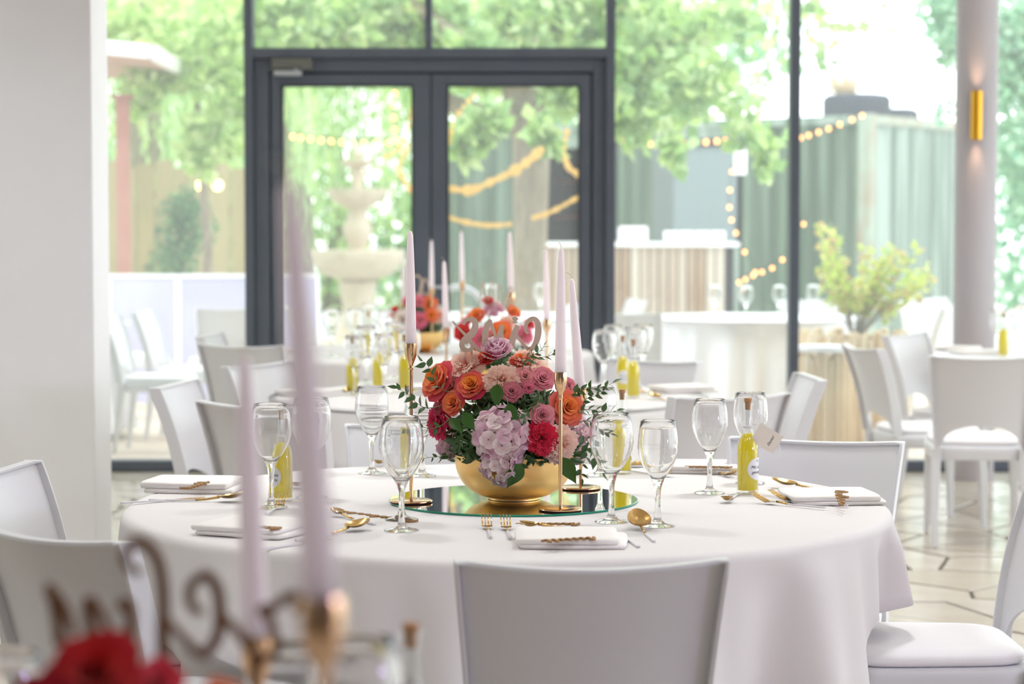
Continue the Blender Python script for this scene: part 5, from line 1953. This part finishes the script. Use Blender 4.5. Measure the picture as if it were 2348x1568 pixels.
for k in range(26):
    a = 2 * PI * k / 26
    inst('log', lg[(k * 5) % 3], lp2, (0.15 * cos(a), 0.15 * sin(a), 0), (0, 0, a), (0.7, 0.7, 0.62 / zt2))
MB().lathe([(0, .63), (.17, .63), (.175, .64), (.17, .665), (0, .665)], 32).build('top', M_white, lp2)


# foliage -----------------------------------------------------------------
def leaf_cloud(blobs, cols, size, seed, droop=0.0, shape=0.42):
    """blobs: (x, y, z, radius, count)"""
    rg = random.Random(seed)
    mb = MB()
    lc = [lin(c) for c in cols]
    for bx, by, bz, br, n in blobs:
        for _ in range(n):
            d = Vector((rg.gauss(0, 1), rg.gauss(0, 1), rg.gauss(0, 1)))
            d = d.normalized() * br * rg.random() ** 0.45
            p = Vector((bx, by, bz)) + d
            a = Vector((rg.gauss(0, 1), rg.gauss(0, 1), rg.gauss(0, .8) - droop)).normalized()
            b = a.cross(Vector((rg.gauss(0, 1), rg.gauss(0, 1), rg.gauss(0, 1))))
            if b.length < .05:
                continue
            b.normalize()
            s_ = size * rg.uniform(0.6, 1.3)
            c = rg.choice(lc)
            k = rg.uniform(0.8, 1.15)
            c = tuple(min(1, x * k) for x in c)
            mb.add([p, p + a * s_ * .45 + b * s_ * shape, p + a * s_, p + a * s_ * .45 - b * s_ * shape], [(0, 1, 2, 3)], c)
    return mb


def pb(px, py, rpx, Y, n):
    p = at(px, py, Y)
    return (p.x, p.y, p.z, rpx * Y / F_PX, n)


YG = [(186, 214, 132), (206, 228, 152), (164, 198, 120), (218, 234, 176)]
MGc = [(150, 184, 122), (176, 206, 144), (130, 166, 108), (194, 218, 162)]
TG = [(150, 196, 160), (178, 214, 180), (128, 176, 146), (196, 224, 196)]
DG = [(84, 130, 96), (104, 150, 104), (70, 112, 90), (128, 168, 116)]

# the plane tree with its trunk behind the right door
q = at(1218, 600, 17.6)
tr = thing('plane_tree', (q.x, 17.6, 0))
tag(tr, 'big bright green tree with thick trunk behind the right glass door', 'tree')
tk = MB().tube([(0.02, 0, -0.05), (0, 0, 0.4), (-.01, 0, 1.2), (0, 0, 2.0), (0.0, 0, 2.35)], [0.19, .15, .135, .15, .17], 20)
tk.build('trunk', M_bark, tr)
for pts in ([(0, 0, 2.25), (-.35, .1, 2.7), (-1.1, .2, 3.3)], [(0, 0, 2.25), (.35, -.1, 2.7), (1.0, -.3, 3.4)], [(0, 0, 2.25), (.05, .3, 2.9), (.1, .6, 3.7)], [(-.02, 0, 2.2), (-.6, -.3, 2.35), (-1.3, -.6, 2.75)]):
    MB().tube(smooth_path(pts, 4), [0.11 - 0.07 * k / 8 for k in range(9)], 10).build('branch', M_bark, tr)
bl = []
for px, py, rp, Y, n in [(640, 30, 110, 17, 500), (760, 60, 90, 17.5, 450), (880, 20, 110, 18, 600), (1000, 60, 90, 18, 450), (1100, 140, 80, 17, 420), (1180, 30, 70, 18, 260), (1290, 60, 110, 17, 650), (1290, 200, 60, 16.6, 260),
                         (1430, 40, 120, 17, 800), (1480, 160, 110, 16.5, 750), (1440, 260, 80, 16.3, 420), (1560, 90, 90, 16.5, 420), (1570, 230, 70, 16, 320), (1540, 330, 40, 15.8, 110), (1550, 370, 26, 15.8, 60), (1640, 180, 60, 16, 150), (1690, 250, 45, 15.6, 90),
                         (1730, 40, 50, 16, 60), (1660, 40, 60, 16, 110), (1750, 330, 45, 15.5, 110), (1755, 385, 24, 15.5, 40), (1700, 320, 30, 15.5, 50), (1070, 320, 40, 16, 120), (1060, 360, 22, 16, 40), (1120, 285, 40, 16, 120), (1240, 300, 36, 16, 70), (1270, 340, 22, 16, 30),
                         (1880, 20, 24, 15.5, 14), (1910, 60, 14, 15.5, 9), (1900, 110, 12, 15.5, 7), (1890, 130, 12, 15.5, 6)]:
    bl.append(pb(px, py, rp, Y, int(n * (1.15 if px < 1400 else 0.8 if px < 1500 else 0.55))))
bl += [(q.x + rng.uniform(-4, 4), 17.8 + rng.uniform(-2.5, 2.5), 3.6 + rng.uniform(0, 1.6), 1.1, 260) for _ in range(18)]
fol = leaf_cloud([(a - q.x, b - 17.6, c, d, n) for a, b, c, d, n in bl], YG + MGc, 0.12, 11).build('foliage', M_tree, tr, smooth=False, normals=False)
fol['kind'] = 'stuff'


def strands(x0, x1, y0, y1, ztop, zbot, n, cols, seed, size=0.11):
    rg = random.Random(seed)
    mb = MB()
    lc = [lin(c) for c in cols]
    for _ in range(n):
        x, y = rg.uniform(x0, x1), rg.uniform(y0, y1)
        zt_ = ztop + rg.uniform(-.6, .6)
        L_ = rg.uniform(0.5, 1.0) * (ztop - zbot)
        sw = rg.uniform(-.25, .25)
        m = int(L_ / 0.055)
        base = rg.choice(lc)
        for k in range(m):
            t = k / m
            p = Vector((x + sw * t * t + 0.02 * sin(k), y, zt_ - L_ * t))
            a = Vector((rg.uniform(-.5, .5), rg.uniform(-.5, .5), -1)).normalized()
            b = a.cross(Vector((rg.gauss(0, 1), rg.gauss(0, 1), 0.1)))
            b.normalize()
            s_ = size * rg.uniform(.7, 1.3)
            kk = rg.uniform(.85, 1.12)
            c = tuple(min(1, v * kk) for v in base)
            mb.add([p, p + a * s_ * .4 + b * s_ * .16, p + a * s_, p + a * s_ * .4 - b * s_ * .16], [(0, 1, 2, 3)], c)
    return mb


def willow(x, y, w_, ztop, zbot, n, label, seed, cols):
    o = thing('willow_tree', (x, y, 0))
    tag(o, label, 'tree', 'willows behind the terrace')
    MB().tube([(0, .6, -.05), (0.05, .6, 1.5), (0, .6, 3.2), (.1, .6, 4.6)], [.24, .19, .16, .1], 14).build('trunk', M_bark, o)
    f_ = strands(-w_, w_, -1.2, 1.0, ztop, zbot, n, cols, seed)
    c2 = leaf_cloud([(random.uniform(-w_, w_), random.uniform(-.8, 1.5), ztop + random.uniform(-.4, 1.2), 1.0, 380) for _ in range(10)], cols, 0.12, seed + 1, .4, .2)
    f_.add(c2.v, c2.f, list(c2.c))
    f_.build('foliage', M_tree, o, smooth=False, normals=False)['kind'] = 'stuff'
    return o


willow(-3.9, 22.5, 1.9, 3.6, 1.6, 300, 'weeping willow behind the rust-red post', 41, MGc + YG[:2])
willow(-2.9, 28.6, 1.9, 4.2, 1.2, 300, 'weeping willow behind the fountain', 42, YG + MGc)
willow(0.6, 31.0, 1.8, 4.8, 1.0, 260, 'weeping willow further back behind the doors', 43, TG + YG)
# nearer leafy bough by the left pane
bo = thing('leafy_shrub_tree', (at(470, 784, 17.9).x, 17.9, 0))
tag(bo, 'young bright green tree left of the door post', 'tree')
MB().tube([(0, 0, -.05), (0.03, 0, 1.2), (-.05, 0, 2.4)], [.05, .04, .025], 10).build('trunk', M_bark, bo)
bb = [pb(*t) for t in [(340, 190, 60, 17.9, 260), (400, 120, 90, 17.9, 380), (490, 170, 80, 17.9, 360), (520, 60, 70, 17.9, 300), (350, 40, 90, 18.2, 300), (240, 60, 70, 18, 200), (470, 300, 50, 17.7, 170), (520, 330, 45, 17.7, 150), (440, 350, 30, 17.7, 70), (540, 240, 40, 17.7, 120), (310, 250, 36, 17.8, 60), (470, 390, 22, 17.7, 36)]]
leaf_cloud([(a - bo.location.x, b - 17.9, c, d, n) for a, b, c, d, n in bb], YG, 0.10, 51).build('foliage', M_tree, bo, smooth=False, normals=False)['kind'] = 'stuff'
# dark conifer hedge
q = at(415, 560, 19.0)
hg_ = thing('conifer', (q.x, 19.0, 0))
tag(hg_, 'dark blue-green conifer beneath the two warm lamps', 'conifer')
MB().tube([(0, 0, -.05), (0, 0, 1.5)], [.05, .02], 8).build('trunk', M_bark, hg_)
leaf_cloud([(random.uniform(-.2, .2), random.uniform(-.2, .2), 0.15 + 0.12 * k, 0.28 - 0.008 * k, 240) for k in range(13)], DG, 0.055, 61, -.6, .3).build('foliage', M_tree, hg_, smooth=False, normals=False)['kind'] = 'stuff'
# background trees
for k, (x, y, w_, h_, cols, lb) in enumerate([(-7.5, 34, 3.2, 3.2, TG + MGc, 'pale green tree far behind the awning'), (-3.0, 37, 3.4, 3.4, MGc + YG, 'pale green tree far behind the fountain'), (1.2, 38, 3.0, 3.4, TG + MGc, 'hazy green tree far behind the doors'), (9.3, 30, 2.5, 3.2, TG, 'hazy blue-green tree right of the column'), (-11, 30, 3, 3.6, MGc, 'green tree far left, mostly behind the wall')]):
    o = thing('garden_tree', (x, y, 0))
    tag(o, lb, 'tree', 'trees at the end of the garden')
    MB().tube([(0, 0, -.05), (.1, 0, 1.6), (0, 0, 3.0)], [.25, .2, .12], 12).build('trunk', M_bark, o)
    r2 = random.Random(70 + k)
    bl = [(r2.uniform(-w_, w_), r2.uniform(-1.5, 1.5), r2.uniform(0.3, h_ + 2.2), 1.1, 330) for _ in range(22)]
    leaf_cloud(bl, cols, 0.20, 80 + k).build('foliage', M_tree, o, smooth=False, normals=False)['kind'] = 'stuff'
# tree right of the column, closer
o = thing('garden_tree', (at(2420, 784, 21).x, 21, 0))
tag(o, 'hazy tree whose boughs frame the column', 'tree', 'trees at the end of the garden')
MB().tube([(0, 0, -.05), (.05, 0, 1.6), (0, 0, 3.0)], [.16, .13, .08], 12).build('trunk', M_bark, o)
bb = [pb(*t) for t in [(2190, 60, 70, 21, 320), (2150, 20, 50, 21, 130), (2330, 60, 90, 21, 600), (2340, 200, 90, 21, 600), (2180, 130, 30, 21, 60), (2330, 350, 80, 21, 420), (2160, 250, 26, 21, 26), (2350, 470, 60, 21, 200), (2400, 120, 120, 21, 500)]]
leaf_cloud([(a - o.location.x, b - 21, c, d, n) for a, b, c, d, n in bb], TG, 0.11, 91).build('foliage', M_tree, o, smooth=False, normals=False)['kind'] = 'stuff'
# bush in the planter
bu = thing('planter_bush', (LPp.x, 14.2, zt2 - .05))
tag(bu, 'yellow-green bush growing in the log planter', 'bush')
rg = random.Random(5)
stm, lf_ = MB(), []
for k in range(34):
    a, rr = rg.uniform(0, 6.28), rg.uniform(.1, .5)
    hh = rg.uniform(.3, .68) * (1.15 if cos(a) < 0 else 0.85)
    tip = Vector((rr * cos(a), rr * sin(a) * .8, hh))
    stm.tube([(0, 0, 0), tip * .5 + Vector((0, 0, .06)), tip], [.006, .004, .002], 5)
    for j in range(5):
        t = .45 + .55 * j / 4
        lf_.append((tip.x * t, tip.y * t, tip.z * t + .04, 0.045, 9))
stm.build('stems', M_bark, bu)
leaf_cloud(lf_, [(206, 224, 112), (186, 212, 96), (222, 226, 140), (214, 190, 130)], 0.045, 95).build('foliage', M_tree, bu, smooth=False, normals=False)['kind'] = 'stuff'

# string lights, lamps, garlands --------------------------------------------
bulb_me = MB().lathe([(0, -0.022), (.014, -.016), (.019, 0), (.014, .014), (.007, .02), (0, .02)], 10).mesh('bulb', M_bulb)


def string_lights(pts, n, label, bs=1.0):
    """pts: (px, py, Y) support points"""
    P = [at(*p) for p in pts]
    path = smooth_path([tuple(p) for p in P], 12)
    o = thing('string_lights', path[0])
    tag(o, label, 'string lights', 'strings of warm bulbs outside')
    o0 = Vector(path[0])
    MB().tube([Vector(p) - o0 + Vector((0, 0, .03)) for p in path], 0.004, 5).build('cable', M_wire, o)
    for k in range(n):
        t = (k + .5) / n * (len(path) - 1)
        i = int(t)
        p = Vector(path[i]).lerp(Vector(path[min(i + 1, len(path) - 1)]), t - i) - o0
        inst('bulb', bulb_me, o, p, (0, 0, 0), bs)


string_lights([(665, 312, 19.5), (740, 322, 19.5), (830, 328, 19.5), (925, 326, 19.5)], 11, 'string of warm bulbs above the fountain')
string_lights([(906, 205, 18), (902, 270, 18), (910, 330, 18)], 5, 'short hanging row of warm bulbs by the middle door stile')
string_lights([(1420, 326, 21), (1540, 330, 21), (1670, 322, 21)], 11, 'string of warm bulbs above the grey shutter', 1.1)
string_lights([(1830, 318, 22), (1900, 295, 22), (1985, 262, 22)], 7, 'string of warm bulbs along the container roof edge', 1.0)
string_lights([(1740, 640, 18), (1690, 540, 18), (1672, 470, 18), (1680, 380, 18)], 7, 'string of warm bulbs hanging beside the grey shutter', .8)
string_lights([(1690, 650, 19), (1730, 630, 19), (1790, 600, 19), (1850, 500, 19)], 8, 'string of warm bulbs crossing the container wall', .8)
string_lights([(1650, 170, 17), (1655, 200, 17), (1680, 165, 17)], 4, 'few warm bulbs caught in the tree leaves', 1.1)
for px, lb in ((461, 'left of the two warm globe lamps before the willow'), (499, 'right of the two warm globe lamps before the willow')):
    q = at(px, 425, 19.5)
    g = thing('globe_lamp', q)
    tag(g, lb, 'lamp', 'warm globe lamps before the willow')
    MB().lathe([(0, -.045), (.03, -.035), (.046, 0), (.032, .033), (0, .045)], 16).build('globe', M_bulb2, g)
    MB().tube([(0, 0, .04), (0, 0, 1.9)], 0.004, 5).build('cord', M_wire, g)
disc_me = MB().tube([(0, -0.002, 0), (0, 0.002, 0)], 0.05, 18).mesh('paper_disc', M_garland, False)


def garland(pts, n, label, r=(0.3, 0.6)):
    P = [tuple(at(*p)) for p in pts]
    path = smooth_path(P, 10)
    o = thing('paper_garland', path[0])
    tag(o, label, 'garland', 'yellow paper garlands behind the doors')
    o0 = Vector(path[0])
    MB().tube([Vector(p) - o0 for p in path], 0.0025, 5).build('thread', M_garland, o)
    rg = random.Random(len(label))
    for k in range(n):
        t = (k + .3) / n * (len(path) - 1)
        i = int(t)
        p = Vector(path[i]).lerp(Vector(path[min(i + 1, len(path) - 1)]), t - i) - o0 - Vector((0, .01, 0))
        inst('disc', disc_me, o, p, (0, 0, rg.uniform(-.5, .5)), rg.uniform(*r))


garland([(1028, 432, 15), (1080, 436, 15), (1130, 415, 15), (1190, 385, 15), (1245, 340, 15)], 20, 'yellow disc garland rising across the tree trunk', (.35, .85))
garland([(1028, 498, 15), (1070, 510, 15), (1120, 517, 15), (1172, 514, 15)], 18, 'lower yellow garland left of the trunk', (.25, .45))
garland([(1222, 500, 15), (1265, 485, 15), (1326, 452, 15)], 14, 'lower yellow garland right of the trunk', (.25, .45))
garland([(1300, 300, 15), (1294, 350, 15), (1305, 385, 15), (1328, 400, 15)], 9, 'short yellow garland by the right door stile', (.3, .6))
garland([(946, 240, 15.5), (925, 330, 15.5), (880, 360, 15.5)], 12, 'yellow garland dangling beside the fountain top', (.2, .4))
garland([(945, 440, 15.5), (915, 390, 15.5), (938, 330, 15.5)], 10, 'yellow garland curling at the edge of the left door', (.25, .5))
garland([(1030, 330, 15), (1045, 270, 15), (1090, 215, 15)], 9, 'yellow garland in the upper left of the right door', (.2, .4))
